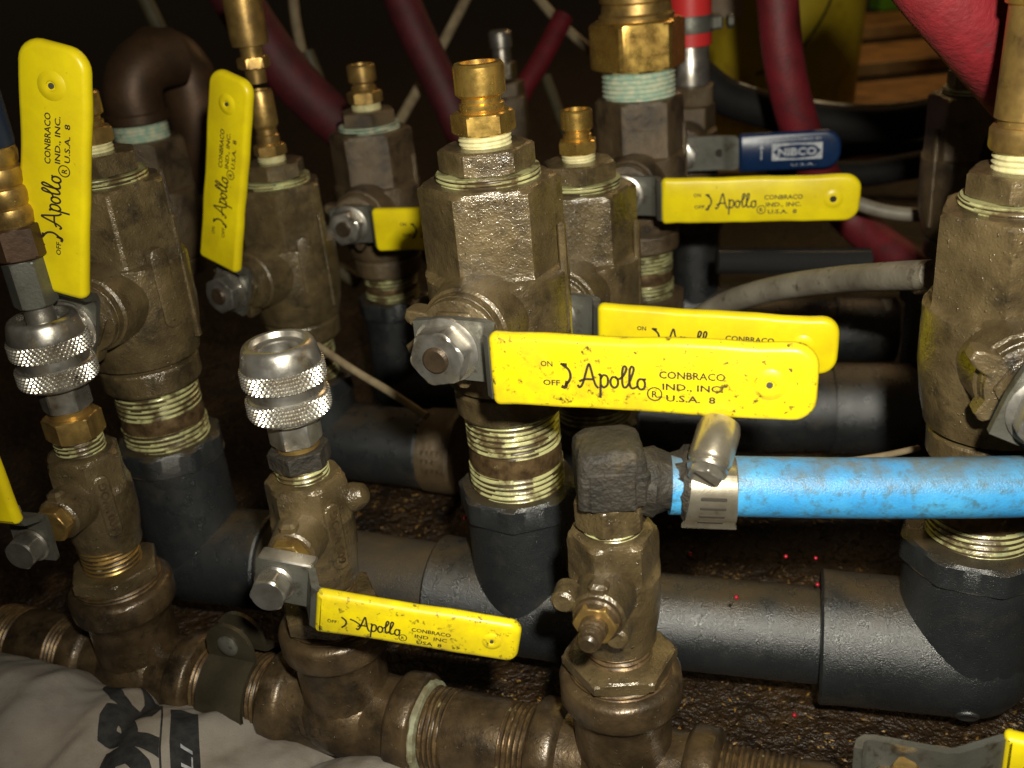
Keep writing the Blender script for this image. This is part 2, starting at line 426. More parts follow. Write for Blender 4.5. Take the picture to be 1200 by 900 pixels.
# ------------------------------------------------------------------ floor and far background
fl = MB()
nx, ny = 120, 90
def fpos(i, j):
    x = -700+1500*i/nx; y = 90+900*j/ny
    z = 3.0*noise.noise(Vector((x*.02, y*.02, 0)))+1.6*noise.noise(Vector((x*.11, y*.11, 4)))
    e = min(1, min(i, nx-i, j, ny-j)/6)
    return (x, y, -3.5+z*e)
fl.add([fpos(i, j) for j in range(ny+1) for i in range(nx+1)],
       [(j*(nx+1)+i, j*(nx+1)+i+1, (j+1)*(nx+1)+i+1, (j+1)*(nx+1)+i) for j in range(ny) for i in range(nx)])
ox0, ox1, oy0, oy1 = -700, 800, 90, 990
q = [(-9000, -3000), (9000, -3000), (9000, 12000), (-9000, 12000)]; inn = [(ox0, oy0), (ox1, oy0), (ox1, oy1), (ox0, oy1)]
fl.add([(a, b, -3.5) for a, b in q]+[(a, b, -3.5) for a, b in inn], [(0, 1, 5, 4), (1, 2, 6, 5), (2, 3, 7, 6), (3, 0, 4, 7)])
o = fl.build('dirt_floor', DIRT, loc=(0, 0, FLOOR), ang=60); tag(o, kind='structure')

gr = MB()
for _ in range(9000):
    x = random.uniform(-120, 330); y = random.uniform(190, 480); r = random.uniform(.18, .6)
    z = -3.5+3.0*noise.noise(Vector((x*.02, y*.02, 0)))+1.6*noise.noise(Vector((x*.11, y*.11, 4)))
    a = random.random()*6; c, s_ = math.cos(a), math.sin(a); h = r*random.uniform(.5, 1.1); l = r*random.uniform(1, 3.2)
    gr.add([(x+c*l, y+s_*l, z), (x-s_*r, y+c*r, z), (x-c*l, y-s_*l, z), (x+s_*r, y-c*r, z), (x, y, z+h)], [(0, 1, 4), (1, 2, 4), (2, 3, 4), (3, 0, 4)])
tag(gr.build('grit', GRAINM, loc=(0, 0, FLOOR), ang=10), 'golden brown grit strewn over the oily floor between the pipes', 'grit', kind='stuff')

# ------------------------------------------------------------------ builders
def pvc_collar(mb, z1, r=19.0, h=8.0, rot=10):
    """eight sided collar on a socket, its top at z1"""
    mb.poly([(z1-h-1.5, r-1.0, None), (z1-h, r-.6, None), (z1-h+.1, r*1.07, r), (z1-1, r*1.07, r), (z1, r*.97, r), (z1-.05, r*.8, None)], 8, rot, n=96)

def grip(parent, Mx, length, width, mat_, soiled=False, th=4.6, rl=2.4, rr=6.0, small=False, hole='grey', letters=True):
    g = MB()
    ol = rrect(0, 0, length, width, (rl, rr), 6); k_ = width/20; sd_ = random.random()*90
    nz_ = []
    for i in range(len(ol)):
        a = ol[i]; b = ol[(i+1) % len(ol)]; d_ = math.dist(a, b); m_ = max(1, int(d_/4))
        nz_ += [(a[0]+(b[0]-a[0])*q/m_, a[1]+(b[1]-a[1])*q/m_) for q in range(m_)]
    ol = [(x+.45*k_*noise.noise(Vector((x*.09, z*.09, sd_))), z+.55*k_*noise.noise(Vector((x*.09, z*.09, sd_+7)))+.35*k_*math.exp(-(x/3)**2)*(1 if z > width/2 else -1)) for x, z in nz_]
    # long edges sag a little, as dipped vinyl does
    g.slab(ol, [(-th, 1.7), (-th*.93, .75), (-th*.7, .12), (-th*.45, 0), (-th*.25, .2), (-.1, 1.1), (0, 2)], Mx)
    k = width/20.0
    hx, hz = (length-11.2*k, width*.5)
    d = MB().lathe([(-.3, 4.6*k), (.05, 4.0*k), (.45*k, 3.0*k), (.65*k, 2.1*k), (.5*k, 1.4*k), (-.4*k, 1.1*k)], 26, Mx @ T(hx, -th, hz) @ AY, caps=(False, True))
    go = g.build('grip', mat_, parent, ang=50)
    d.build('dimple', mat_, go)
    er = {'grey': .8, 'dark': 1.5, 'big': 1.4}[hole]*k
    MB().lathe([(-.6, er), (.35*k, er)], 18, Mx @ T(hx, -th, hz) @ AY).build('eyelet', HOLE if hole == 'dark' else STEEL, go)
    if letters:
        tm = MB(); l2 = MB(); kt = min(k, length/80); lever_print(l2, 0, 1.0 if small else kt, small)
        tm.add(l2.v, l2.f, Mx @ T(0, -th-.06, 0 if small else (k-kt)*9))
        tm.build('lettering', INK, go)
    return go

def lever(parent, z0, ystem, ang, plate=(9.5, 11.0), pw=17.5, out=6.0, glen=81.0, gw=20.0, gmat=None, tilt=0, twist=0.0, hole='grey', small=False, smat=None, letters=True, th=2.5, nut_s=1.0):
    """flat bar turned about the stem (local -y) with its dipped grip, washer, nut and stem end"""
    smat = smat or STEEL
    B = T(0, 0, z0) @ RY(-ang)
    y = -ystem
    pl, pr = plate
    tw = math.tan(math.radians(twist))
    path = [(-pl, y), (0, y), (pr-1, y), (pr+.6, y-.4), (pr+2.4, y-1.6), (pr+4.4, y-out+1.2), (pr+5.6, y-out), (pr+8, y-out), (pr+glen*.8, y-out+tw*glen*.8)]
    def zw(i):
        if i == 0: return (-pw*.43, pw*.43)
        if i >= 7: return (-gw*.36, gw*.36)
        return (-pw/2, pw/2)
    s = MB().strip(path, zw, th, B).build('lever_bar', smat, parent, ang=20)
    G = B @ T(pr+5.0, y-out+th/2+.8, -gw/2) @ RZ(twist)
    grip(parent, G, glen, gw, gmat or YELLOW, hole=hole, small=small, letters=letters, th=th+2.2)
    k = nut_s
    wz = MB().lathe([(0, 9.4*k), (1.0*k, 9.4*k), (1.6*k, 8.2*k)], 30, B @ T(0, y-th/2, 0) @ AY).build('washer', STEEL_B, parent)
    MB().hexa(1.2*k, 7.4*k, 7.3*k, 6, 12, .8*k, B @ T(0, y-th/2, 0) @ AY).build('nut', STEEL_B, parent)
    MB().lathe([(0, 3.7*k), (8.0*k, 3.7*k), (8.6*k, 3.1*k)], 22, B @ T(0, y-th/2, 0) @ AY).build('stem', STEMEND, parent)

def big_body(parent, z0, mat_, hexrot=0, rib=True, boss=True, lobes=()):
    """cast body; z0 = height of the stem above the thing's base"""
    s_seed[0] = random.random()*50
    b = MB()
    pr = [(-37, 15.2, None), (-36.4, 16.6, None), (-35.4, 17.2, None), (-28.4, 17.4, None), (-27.6, 17.0, None), (-27.0, 15.9, None), (-26.3, 16.0, None), (-25.4, 18.6, None)]
    for i in range(10):
        z = -24+i*3.4; pr.append((z, 18.9+2.6*math.sin(PI*.5*min(1, (z+24)/20)), None))
    for z, ap in ((9.3, 21.4), (10.0, 20.4), (10.5, 19.2), (11.0, 18.4), (12.4, 18.2), (14, 18.2), (20, 18.2), (30, 18.2), (34, 18.2)): pr.append((z, 21.6, ap))
    pr += [(35.5, 20.8, 18.2), (36.5, 19.4, 18.0), (37, 17.8, None), (37.05, 14.5, None)]
    b.poly(pr, 6, hexrot, n=96, m=T(0, 0, z0), jit=.22)
    if boss:
        b.lathe([(10, 15.5), (18, 14.5), (23, 13.6), (27.5, 13.0), (28.2, 12.2), (30.5, 11.8), (31, 10.8)], 40, T(0, 0, z0) @ AY, jit=.2)
        b.hexa(30.5, 34.5, 8.2, 6, 0, .7, T(0, 0, z0) @ AY)
        # cast flange round the stem with its stop lobes
        def fl_r(i_, a):
            r = 11.6
            for c_, rr in lobes:
                d_ = (math.degrees(a)-c_+180) % 360-180
                r = max(r, 11.6+(rr-11.6)*min(1, max(0, 1.55-abs(d_)/9.5)))
            return r+(-1.1, -.25, 0, 0, -.3, -1.3)[i_]
        b.surf([26.0, 26.5, 27.2, 31.6, 32.4, 32.8], fl_r, 96, T(0, 0, z0) @ AY, jit=.25)
    if rib:
        for sx in (1, -1):
            b.box((sx*20.9, .5, 2), (2.2, 2.6, 44), T(0, 0, z0), bev=.6)
    return b.build('valve_body', mat_, parent, ang=24)

def bushing(parent, z0, z, r_ring=15.2, ap=12.2, h=7.0, mat_=None, rot=0, ringmat=None):
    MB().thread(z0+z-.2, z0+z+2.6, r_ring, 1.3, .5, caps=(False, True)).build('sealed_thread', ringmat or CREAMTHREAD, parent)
    s_seed[0] = random.random()*50
    MB().hexa(z0+z+2.5, z0+z+2.5+h, ap, 6, rot, .9, jit=.12).build('bushing', mat_ or BRONZE, parent, ang=22)

BIG = 'large bronze ball valves with yellow levers'
def big_valve(label, x, y, zst, yaw, ang, bmat=BRONZE, hexrot=0, gmat=None, twist=0, hole='grey', rotb=0, ap=12.2, glen=81, with_bushing=True, ringmat=None, letters=True, out=8.5, group=BIG, lev=True, rib=True, panel=False, plate=(9.5, 11.0), ystem=38.5, pw=17.5, lobes=((158, 17), (196, 17), (270, 15.5))):
    t = thing('ball_valve', label, 'valve', (x, y, zst-37), yaw, group)
    big_body(t, 37, bmat, hexrot, rib=rib, lobes=lobes)
    if panel:
        # oval raised casting panel on the flank
        MB().slab(rrect(-3.4, -12, 3.4, 16, (3.2, 3.2), 5), [(-.9, .7), (-.6, .1), (0, 0), (2, 0)], T(0, 0, 37) @ RZ(panel if panel is not True else 62) @ T(0, -21.2, 0)).build('cast_panel', bmat, t)
    if with_bushing: bushing(t, 37, 37, mat_=bmat, rot=rotb, ap=ap, ringmat=ringmat)
    if lev: lever(t, 37, ystem, ang, pw=pw, gmat=gmat, twist=twist, hole=hole, glen=glen, letters=letters, out=out, plate=plate)
    return t

def nipple(label, x, y, z0, z1, r=15.2, group='threaded bronze nipples under the large valves', name='threaded_nipple'):
    t = thing(name, label, 'pipe nipple', (x, y, z0), 0, group)
    L = z1-z0
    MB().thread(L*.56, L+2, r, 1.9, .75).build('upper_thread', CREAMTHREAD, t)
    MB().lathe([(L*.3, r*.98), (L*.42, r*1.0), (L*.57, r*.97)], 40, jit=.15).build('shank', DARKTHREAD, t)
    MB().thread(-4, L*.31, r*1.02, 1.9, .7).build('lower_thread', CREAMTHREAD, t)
    return t

def plug(label, x, y, z, s=1.0, mat_=None, group='brass plug fittings on the valves', tapemat=None, tall=1.0, yaw=0, hexrot=0, bore=True):
    """quick connect plug: tape, hex, groove and hollow nose"""
    t = thing('plug_fitting', label, 'plug', (x, y, z), yaw, group)
    m = mat_ or BRASS
    MB().thread(-2, 3.4*s, 7.6*s, 1.2, .3, n=36, root=False).build('thread_tape', tapemat or TAPE, t)
    MB().hexa(3.2*s, 9.4*s, 7.9*s, 6, hexrot, .8).build('hex', m, t, ang=22)
    k = s*tall; z0 = 9.3*s
    prof = [(z0, 6.0*s), (z0+1.0*k, 6.4*s), (z0+2.2*k, 6.4*s), (z0+2.6*k, 5.6*s), (z0+3.8*k, 5.6*s), (z0+4.6*k, 6.9*s), (z0+5.0*k, 7.2*s), (z0+12.3*k, 7.2*s), (z0+13.1*k, 6.6*s), (z0+13.2*k, 5.0*s), (z0+6*k, 4.8*s)]
    MB().lathe(prof, 36).build('nose', m, t)
    return t

SMALL = 'small bronze ball valves on the manifold'
def small_valve(label, x, y, zst, yaw, hexrot=0, bmat=None, word='600 WOG', lev=None, group=SMALL, panel=True):
    bmat = bmat or BRONZE
    t = thing('small_ball_valve', label, 'valve', (x, y, zst-22), yaw, group)
    z0 = 22
    s_seed[0] = random.random()*50
    b = MB()
    pr = [(-22, 8.8, None), (-21.6, 10.2, None), (-20.6, 10.6, None), (-17, 10.7, None), (-16, 11.1, None)]
    for i in range(8):
        z = -15+i*2.0; pr.append((z, 11.2+.9*math.sin(PI*.5*min(1, (z+15)/10)), None))
    for z, ap in ((.5, 11.9), (1.2, 11.4), (2.0, 10.9), (2.8, 10.6), (4, 10.5), (8, 10.5), (11.5, 10.5)): pr.append((z, 12.2, ap))
    pr += [(13, 11.6, 10.5), (14, 10.6, 10.3), (14.5, 9.5, None), (14.55, 7.6, None)]
    b.poly(pr, 6, hexrot, n=96, m=T(0, 0, z0), jit=.15)
    b.lathe([(5, 8.2), (11, 7.8), (15, 7.2), (18.5, 6.9), (19.2, 6.2)], 30, T(0, 0, z0) @ AY, jit=.12)
    b.box((0, -16.6, 6.5), (5, 4.5, 5), T(0, 0, z0), bev=1)
    b.build('valve_body', bmat, t, ang=24)
    MB().hexa(19, 23.0, 5.0, 6, 0, .5, T(0, 0, z0) @ AY).build('gland_nut', BRASS_D, t)
    if panel:
        # raised oval panel with cast letters on the side of the body
        pm = MB()
        Mx = T(0, 0, z0) @ RZ(52) @ T(0, -11.2, -13.2)
        pm.slab(rrect(-2.6, 0, 2.6, 22, (2.5, 2.5), 5), [(-1.05, .5), (-.7, 0), (1.5, 0)], Mx)
        po = pm.build('cast_panel', bmat, t)
        tm = MB(); l2 = MB()
        put_text(l2, word, 0, 17.6, 0, 2.5, 0, off=.02)
        tm.add(l2.v, l2.f, Mx @ T(1.2, -1.35, 2.2) @ RY(-90))
        tm.add(l2.v, l2.f, Mx @ T(1.2, -1.2, 2.2) @ RY(-90))
        tm.build('cast_letters', BRONZE_S, po)
    return t, z0

def hex_joint(parent, prof): pass

# ------------------------------------------------------------------ stations (mm)
YAW = -18
A = (-129, 336, -105); B = (-96, 448, -136); C = (-1, 288, -105); D = (32.5, 371, -131); E_ = (72, 480, -119); F_ = (-58, 506, -127); G = (135, 249, -116)
M_ = (-62, 253, -154.5); S_ = (22.3, 219.5, -160); L_ = (-138, 286, -156)
J_ = (213, 438, -124); K_ = (-179, 536, -126)
N_ = at(802, 163, 575); H_ = at(592, 112, 650)

def station_pvc(name, label, x, y, ztop, zrun, yaw, left=True, right=True, m=None, group='grey plastic pipe fittings', ext=34, rb=17.0, rs=18.4, rc=18.3, run=True, rot=11):
    t = thing(name, label, 'pipe fitting', (x, y, zrun-rs), yaw, group)
    b = MB()
    zr = rs
    top = ztop-zrun+zr
    pvc_collar(b, top, rc, 8.5, rot)
    b.lathe([(zr-2, rb), (top-9, rb), (top-8.4, rb+.9)], 48)
    b.ball((0, 0, zr), rs*1.0)
    for sgn, on in ((1, right), (-1, left)):
        if on: b.lathe([(0, rs*.985), (ext-7, rs), (ext-.8, rs*1.02), (ext, rs*.98), (ext+.05, rs*.85)], 48, T(0, 0, zr) @ RY(90*sgn))
    b.build('fitting_body', m or PVC, t, ang=35)
    return t
def pvc_pipe(label, p, q, r=15.8, m=None, group='grey plastic pipes of the runs', name='grey_pipe'):
    p = Vector(p); q = Vector(q); t = thing(name, label, 'pipe', ((p+q)/2), 0, group)
    d = q-p; Mx = (d.to_track_quat('Z', 'Y')).to_matrix().to_4x4()
    MB().lathe([(-d.length/2, r), (d.length/2, r)], 48, Mx).build('pipe_wall', m or PVC, t)
    return t
def row(p, s, yaw=YAW): return (p[0]+s*math.cos(math.radians(yaw)), p[1]+s*math.sin(math.radians(yaw)))

# ---- row one: grey pipe run under the front valves
RUNZ = -224
station_pvc('pipe_tee', 'grey plastic pipe tee under the middle front valve', C[0], C[1], C[2]-64, RUNZ+5, YAW-3, rb=18.0, rs=19.4, rc=18.9)
gt = station_pvc('pipe_elbow', 'grey plastic pipe elbow at the lower right with an eight sided collar', G[0], G[1], G[2]-63, RUNZ, -17, right=False, ext=44, rb=20.5, rc=21, rs=21.5)
MB().lathe([(0, 3.6), (.7, 3.5), (1.1, 2.9), (.8, 2.4), (.8, .4)], 22, T(0, 0, 21.5) @ RX(122) @ T(0, 0, 20.9)).build('moulding_mark', PVC, gt)
station_pvc('pipe_elbow', 'dark grey plastic pipe elbow at the left under the wet leaning valve', A[0], A[1], A[2]-59, RUNZ+7, YAW, left=False, rb=18, rs=19)
a1 = row(A, 30); c0 = row(C, -30, YAW-3); c1 = row(C, 30, YAW-3); g0 = row(G, -40, -17)
pvc_pipe('dusty grey pipe between the left elbow and the middle tee', (*a1, RUNZ+7), (*c0, RUNZ+5), m=PVC_D, r=16.4)
pvc_pipe('grey speckled pipe lying above the grit between the middle tee and the right elbow', (*c1, RUNZ+4), (*g0, RUNZ), r=15.8)

# ---- row one valves
big_valve('large bronze ball valve in the middle front with soot specked yellow lever pointing right', C[0], C[1], C[2], -23, -1.2, hexrot=23, rotb=24, gmat=YELLOW_S, twist=6, out=9.5)
nipple('wide cream threaded nipple under the middle front valve', C[0], C[1], C[2]-64, C[2]-37)
plug('shiny brass plug on top of the middle front valve', C[0], C[1], C[2]+46.5, 1.0, hexrot=0)
big_valve('wet brown ball valve at the far left with yellow lever standing upright', A[0], A[1], A[2], -10, 73, hexrot=2, glen=72.5, panel=True)
nipple('threaded nipple with a cream paint patch under the far left valve', A[0], A[1], A[2]-59, A[2]-37, 15.0)
big_valve('large mottled bronze ball valve cut off by the right edge, steel lever plate showing', G[0], G[1], G[2], -14, 66, hexrot=15, rotb=5, rib=False, ystem=44, pw=20, plate=(10.5, 13), lobes=((150, 17.5), (215, 15)))
nipple('shiny threaded nipple under the valve at the right edge', G[0], G[1], G[2]-63, G[2]-37)
t = thing('brass_fitting', 'tall brass fitting with a bright collar on the valve at the right edge', 'pipe fitting', (G[0], G[1], G[2]+46), 0)
MB().thread(-1.5, 5.5, 8.2, 1.5, .4, root=False).build('thread_tape', TAPE, t)
MB().lathe([(5, 8), (5.4, 9.0), (6.2, 9.5), (10.4, 9.5), (11.4, 8.8), (11.5, 7.8), (13.0, 7.8), (13.4, 8.8), (40, 8.3)], 40).build('barrel', BRASS_D, t)
MB().lathe([(40, 8.3), (40.5, 9.2), (80, 9.2)], 40).build('sleeve', BRASS, t)
t = plug('brass fitting half hidden behind the far left upright lever', A[0], A[1], A[2]+46.5, .85, mat_=BRASS_D)

# ---- row two
big_valve('bronze ball valve second from the left with yellow lever standing upright', B[0], B[1], B[2], -31, 70, hexrot=10, panel=True)
nipple('narrow threaded nipple under the valve second from the left', B[0], B[1], B[2]-57, B[2]-37, 13)
RUN2 = -229
station_pvc('pipe_elbow', 'black grey pipe elbow under the valve second from the left', B[0], B[1], B[2]-57, RUN2, -22, left=False, ext=58, rb=18, rs=19)
bu = row(B, 67, -22)
t = thing('pipe_union', 'dusty brown union ring with worn stamped marks behind the middle front valve', 'pipe union', (bu[0], bu[1], RUN2-21), -22)
MB().lathe([(-9, 17), (-8.2, 20.2), (7, 20.6), (8.5, 19.4), (8.6, 15)], 48, T(0, 0, 21) @ RY(90)).build('ring', BRONZE_D, t)
mk = MB()
for i, (a, n_) in enumerate(((-26, 4), (-14, 3), (-2, 4))):
    for k in range(n_):
        mk.box((-4+2.6*k, -20.6, 0), (.7, .7, 2.2), T(0, 0, 21) @ RX(a), bev=.2)
mk.build('stamped_mark', BRONZE_S, t)
t = plug('thin brass fitting behind the second upright lever', B[0], B[1], B[2]+46.5, .8, mat_=BRASS_D, tall=2.2)
t = thing('pipe_sleeve', 'dull brass coupling with a small hex above the second upright lever', 'coupling', (B[0], B[1], B[2]+86), 0)
MB().hexa(0, 5, 6, 6, 15).build('hex', BRASS_D, t)
MB().lathe([(-6, 4.2), (9, 5), (9.5, 7.6), (13, 8), (32, 8), (33, 7)], 30).build('sleeve', BRASS_D, t)

big_valve('grey brown ball valve right behind the middle one, lever half hidden by its yellow lever', D[0], D[1], D[2], -24, -3, hexrot=20, twist=7, glen=79, plate=(9.5, 14.5), hole='big')
plug('small brass plug on the valve right behind the middle one', D[0], D[1], D[2]+46.5, .82, hexrot=20)
nipple('threaded nipple hidden behind the two middle levers', D[0], D[1], D[2]-59, D[2]-37)
station_pvc('pipe_elbow', 'dark pipe elbow behind the black hose barb', D[0], D[1], D[2]-59, RUN2, 90, left=False)

# ---- row three
big_valve('dull bronze ball valve under the big brass nut, yellow lever with dark hanging hole', E_[0], E_[1], E_[2], -21, -1, bmat=BRONZE_D, hexrot=20, with_bushing=False, hole='dark', twist=9, plate=(9.5, 13.5), glen=83)
t = thing('brass_union_nut', 'big worn brass hex nut on green stained threads at the top', 'union nut', (E_[0], E_[1], E_[2]+37), 0)
MB().thread(-2, 13.5, 17.0, 2.1, .8, root=False).build('green_thread', GREENTHREAD, t)
MB().hexa(12.5, 34, 19.4, 6, 2, 1.8).build('hex', BRASS, t, ang=22)
MB().lathe([(34, 17), (36, 17.2), (37, 16), (41, 15.6), (42, 16.6), (60, 16.6)], 40).build('sleeve', BRASS_D, t)
nipple('cream and brown threaded nipple under the valve with the dark hanging hole', E_[0], E_[1], E_[2]-61, E_[2]-37, 14)
t = thing('bronze_bushing', 'brown faceted bushing low behind the second yellow lever', 'bushing', (E_[0], E_[1], E_[2]-74), 0)
MB().hexa(0, 13, 19, 8, 10).build('hex', BRONZE_D, t)
station_pvc('pipe_tee', 'dark pipe tee low behind the two middle levers', E_[0], E_[1], E_[2]-72, RUN2, -17)
big_valve('dull brown ball valve at the back left, short yellow lever running behind the middle valve', F_[0], F_[1], F_[2], -17, 0, bmat=BRONZE_D, hexrot=16, ringmat=GREENTHREAD)
plug('tarnished brass plug on the back left valve', F_[0], F_[1], F_[2]+46.5, .95, mat_=BRASS_D)
nipple('threaded nipple under the back left valve', F_[0], F_[1], F_[2]-50, F_[2]-37, 14)
station_pvc('pipe_elbow', 'black pipe elbow in the shade under the back left valve', F_[0], F_[1], F_[2]-50, RUN2, -17, left=False)
big_valve('narrow dark valve body without lever at the back right', J_[0], J_[1], J_[2], 20, 0, bmat=BRONZE_D, hexrot=10, lev=False, ringmat=GREENTHREAD, group='dull valve bodies without levers at the back')
jp = (J_[0]-6, J_[1]+2)
station_pvc('pipe_elbow', 'dark pipe elbow under the narrow valve at the back right', jp[0], jp[1], J_[2]-50, RUN2, 60, left=False, rs=18)
pa = at(655, 484, 478); pj = at(970, 478, 472); pe = at(1066, 479, 468)
pvc_pipe('thick black pipe running behind the blue hose', pa, pj, r=20.0)
t = thing('pipe_coupling', 'thick black pipe socket right of the two middle levers', 'pipe fitting', (pj+pe)/2-Vector((0, 0, 21)), 0, 'grey plastic pipe fittings')
dv = pe-pj; Mq = T(0, 0, 21) @ dv.to_track_quat('Z', 'Y').to_matrix().to_4x4(); hl = dv.length/2
MB().lathe([(-hl, 17), (-hl+.1, 20.8), (-hl+.8, 21.2), (hl-.8, 21.2), (hl, 20.6), (hl+.1, 16)], 56, Mq).build('sleeve', PVC, t)
big_valve('dark valve body in the shade between the two upright levers', K_[0], K_[1], K_[2], -60, 0, bmat=BRONZE_D, hexrot=0, with_bushing=False, lev=False, group='dull valve bodies without levers at the back')
t = thing('bronze_street_elbow', 'dark rounded bronze elbow with a green thread at the top left', 'pipe elbow', (K_[0], K_[1], K_[2]+37), 0)
MB().thread(-2, 9, 14, 1.9, .7, root=False).build('green_thread', GREENTHREAD, t)
MB().lathe([(8, 14.5), (9, 15.5), (13, 15.6), (14, 14)], 36).build('band', COPPER, t)
MB().tube([(0, 0, 12), (0, 0, 22), (3, 3, 31), (9, 9, 36), (20, 20, 37)], 14.5, 28).build('bend', COPPER, t)
t = thing('bronze_street_elbow', 'orange brown rounded elbow behind the dark one at the top left', 'pipe elbow', (K_[0]+16, K_[1]+50, K_[2]+37), 0)
MB().tube([(0, 0, -40), (0, 0, 14), (-3, 3, 26), (-10, 9, 32), (-24, 20, 34)], 15.5, 28).build('bend', COPPER, t)

# ---- row four: the blue lever valve
t = thing('ball_valve', 'dim valve body behind the brass nut with a dark blue lever pointing right', 'valve', (N_.x, N_.y, N_.z-37), -12)
b = MB(); b.poly([(-37, 15, None), (-36, 16.5, None), (-25, 17, None), (-20, 19, None), (0, 19.5, None), (5, 18.5, None), (6.5, 16, None), (6.6, 10, None)], 6, 14, m=T(0, 0, 37), jit=.2)
b.lathe([(10, 14), (26, 12.5), (30, 11)], 32, T(0, 0, 37) @ AY)
b.build('valve_body', BRONZE_D, t)
MB().hexa(6.4, 19.5, 15.6, 6, 12, .9, T(0, 0, 37), jit=.15).build('end_hex', BRONZE_D, t, ang=22)
Bm = T(0, 0, 37)
ls = MB(); y0 = -38
ls.strip([(-9, y0), (0, y0), (20, y0), (23, y0-1), (27, y0-2.4), (30, y0-2.4), (70, y0-2.4)], lambda i: (-9, 9) if i < 5 else (-7, 7), 2.4, Bm)
lo = ls.build('lever_bar', STEEL, t, ang=20)
MB().lathe([(-.2, 2.2), (.15, 2.2)], 18, Bm @ T(19, y0-1.2, 0) @ AY).build('hole', HOLE, lo)
gb = MB(); gb.slab(rrect(29, -10, 81, 10, (1.5, 8.5), 8), [(y0-5.4, 1.7), (y0-5.1, .8), (y0-4.4, .1), (y0-2.6, 0), (y0-1, .2), (y0, 1.5)], Bm)
go = gb.build('grip', BLUEV, t, ang=50)
tm = MB(); yy = y0-5.46
tm.add([(46, yy, -4.4), (71.5, yy, -4.4), (71.5, yy, 4.2), (46, yy, 4.2)], [(0, 1, 2, 3)])
put_text(tm, 'NIBCO', 49.0, 68.6, -2.0, 3.9, yy-.1, off=.035)
eye = MB(); ep = [(46.6, 0), (50, 2.9), (58.5, 3.6), (67.5, 2.9), (70.9, 0), (67.5, -3.1), (58.5, -3.8), (50, -3.1)]
eye.add([(x, yy-.05, z) for x, z in ep], [tuple(range(7, -1, -1))], Bm)
put_text(tm, 'MANUFACTURED BY', 46, 71, 5.6, 1.3, yy)
put_text(tm, 'OFF', 39.0, 44.6, 5.2, 2.2, yy)
ribbon(tm, [(40.6, 3.6), (40.6, -3.6)], .6, yy, k=1); ribbon(tm, [(39.6, 2.0), (40.6, 3.8), (41.6, 2.0)], .5, yy, k=1)
put_text(tm, 'U.S.A.', 56, 68, -7.6, 1.2, yy)
t2 = MB(); t2.add(tm.v, tm.f, Bm); t2.build('lettering', WHITEINK, go); eye.build('badge', BLUEV, go)
MB().hexa(0, 6, 6.5, 6, 10, .8, Bm @ T(0, y0-1, 0) @ AY).build('nut', STEEL_B, t)
t = thing('hose_fitting', 'bright steel hose end with a brown hex on the blue lever valve', 'hose fitting', (N_.x+4, N_.y, N_.z+19.4), 0)
MB().hexa(0, 10.5, 12.4, 6, 14).build('hex', BRONZE_D, t)
MB().lathe([(10, 9), (11, 10.2), (32, 10.2), (33, 9.6), (36, 9.2)], 36).build('ferrule', STEEL_B, t)
t = thing('red_hose', 'bright red hose end pushed on the steel ferrule at the top', 'hose', (N_.x+4, N_.y, N_.z+57), 0, 'red rubber hoses')
MB().lathe([(-6, 11.2), (-5.6, 11.7), (60, 11.7)], 32, caps=(False, True)).build('hose_wall', REDBRIGHT, t)
t = thing('hose_clamp', 'dark worm clamp round the bright red hose at the top', 'hose clamp', (N_.x+4, N_.y, N_.z+58), 0, 'hose clamps')
MB().lathe([(0, 12.4), (.3, 12.6), (8.5, 12.6), (9, 12.3)], 36).build('band', STEEL, t)
MB().box((13, -3, 4.5), (7, 12, 7.5), bev=1.2).build('screw_housing', STEEL, t)
MB().hexa(0, 3, 3.4, 6, 0, .5, T(19, -6, 4.5) @ AX).build('screw', STEEL, t)
n0 = (N_.x, N_.y)
station_pvc('pipe_tee', 'dark vertical pipe tee behind the second yellow lever', N_.x+6, N_.y, N_.z-45, -229, -14, rb=14, rs=16, rc=15)
qa = at(860, 384, 552); qb = at(976, 385, 543); qc = at(1048, 386, 538)
pvc_pipe('shaded grey pipe ending in a socket at the back right', qa, qb, r=16)
t = thing('pipe_coupling', 'grey pipe coupling with a pale strap at the back right', 'pipe fitting', (qb+qc)/2-Vector((0, 0, 17.5)), 0, None)
dv = qc-qb; hl = dv.length/2; Mq = T(0, 0, 17.5) @ dv.to_track_quat('Z', 'Y').to_matrix().to_4x4()
MB().lathe([(-hl, 15), (-hl+.1, 17), (-hl+.6, 17.5), (hl-.6, 17.5), (hl, 17), (hl+.1, 13)], 44, Mq).build('sleeve', PVC, t)
sb = MB()
for k in range(8):
    a = math.radians(-20+13*k); sb.box((hl-5, -17.9*math.cos(a), 17.5+17.9*math.sin(a)), (5, .9, 4.6), bev=0) if False else sb.box((0, 0, 0), (5.5, .9, 4.4), T(hl-6, 0, 17.5) @ RX(-math.degrees(a)) @ T(0, -17.7, 0), bev=.2)
sb.build('strap', GREYHOSE, t)

# far dim valve in the middle at the back
t = thing('dim_valve', 'small dim valve with a steel plug far behind the middle brass plug', 'valve', (H_.x, H_.y, H_.z-45), 0)
MB().poly([(0, 11, None), (8, 14, None), (25, 15, 13.2), (44, 15, 13.2), (45, 13, 13)], 6, 20).build('valve_body', BRONZE_D, t)
MB().hexa(45, 54, 11.5, 6, 8).build('bushing', BRONZE_D, t)
MB().hexa(56, 66, 8, 6, 8).build('hex', BRONZE, t)
MB().lathe([(66, 6), (74, 5.5), (75, 7), (84, 7), (85, 6), (85.1, 4)], 26).build('nose', STEEL_B, t)

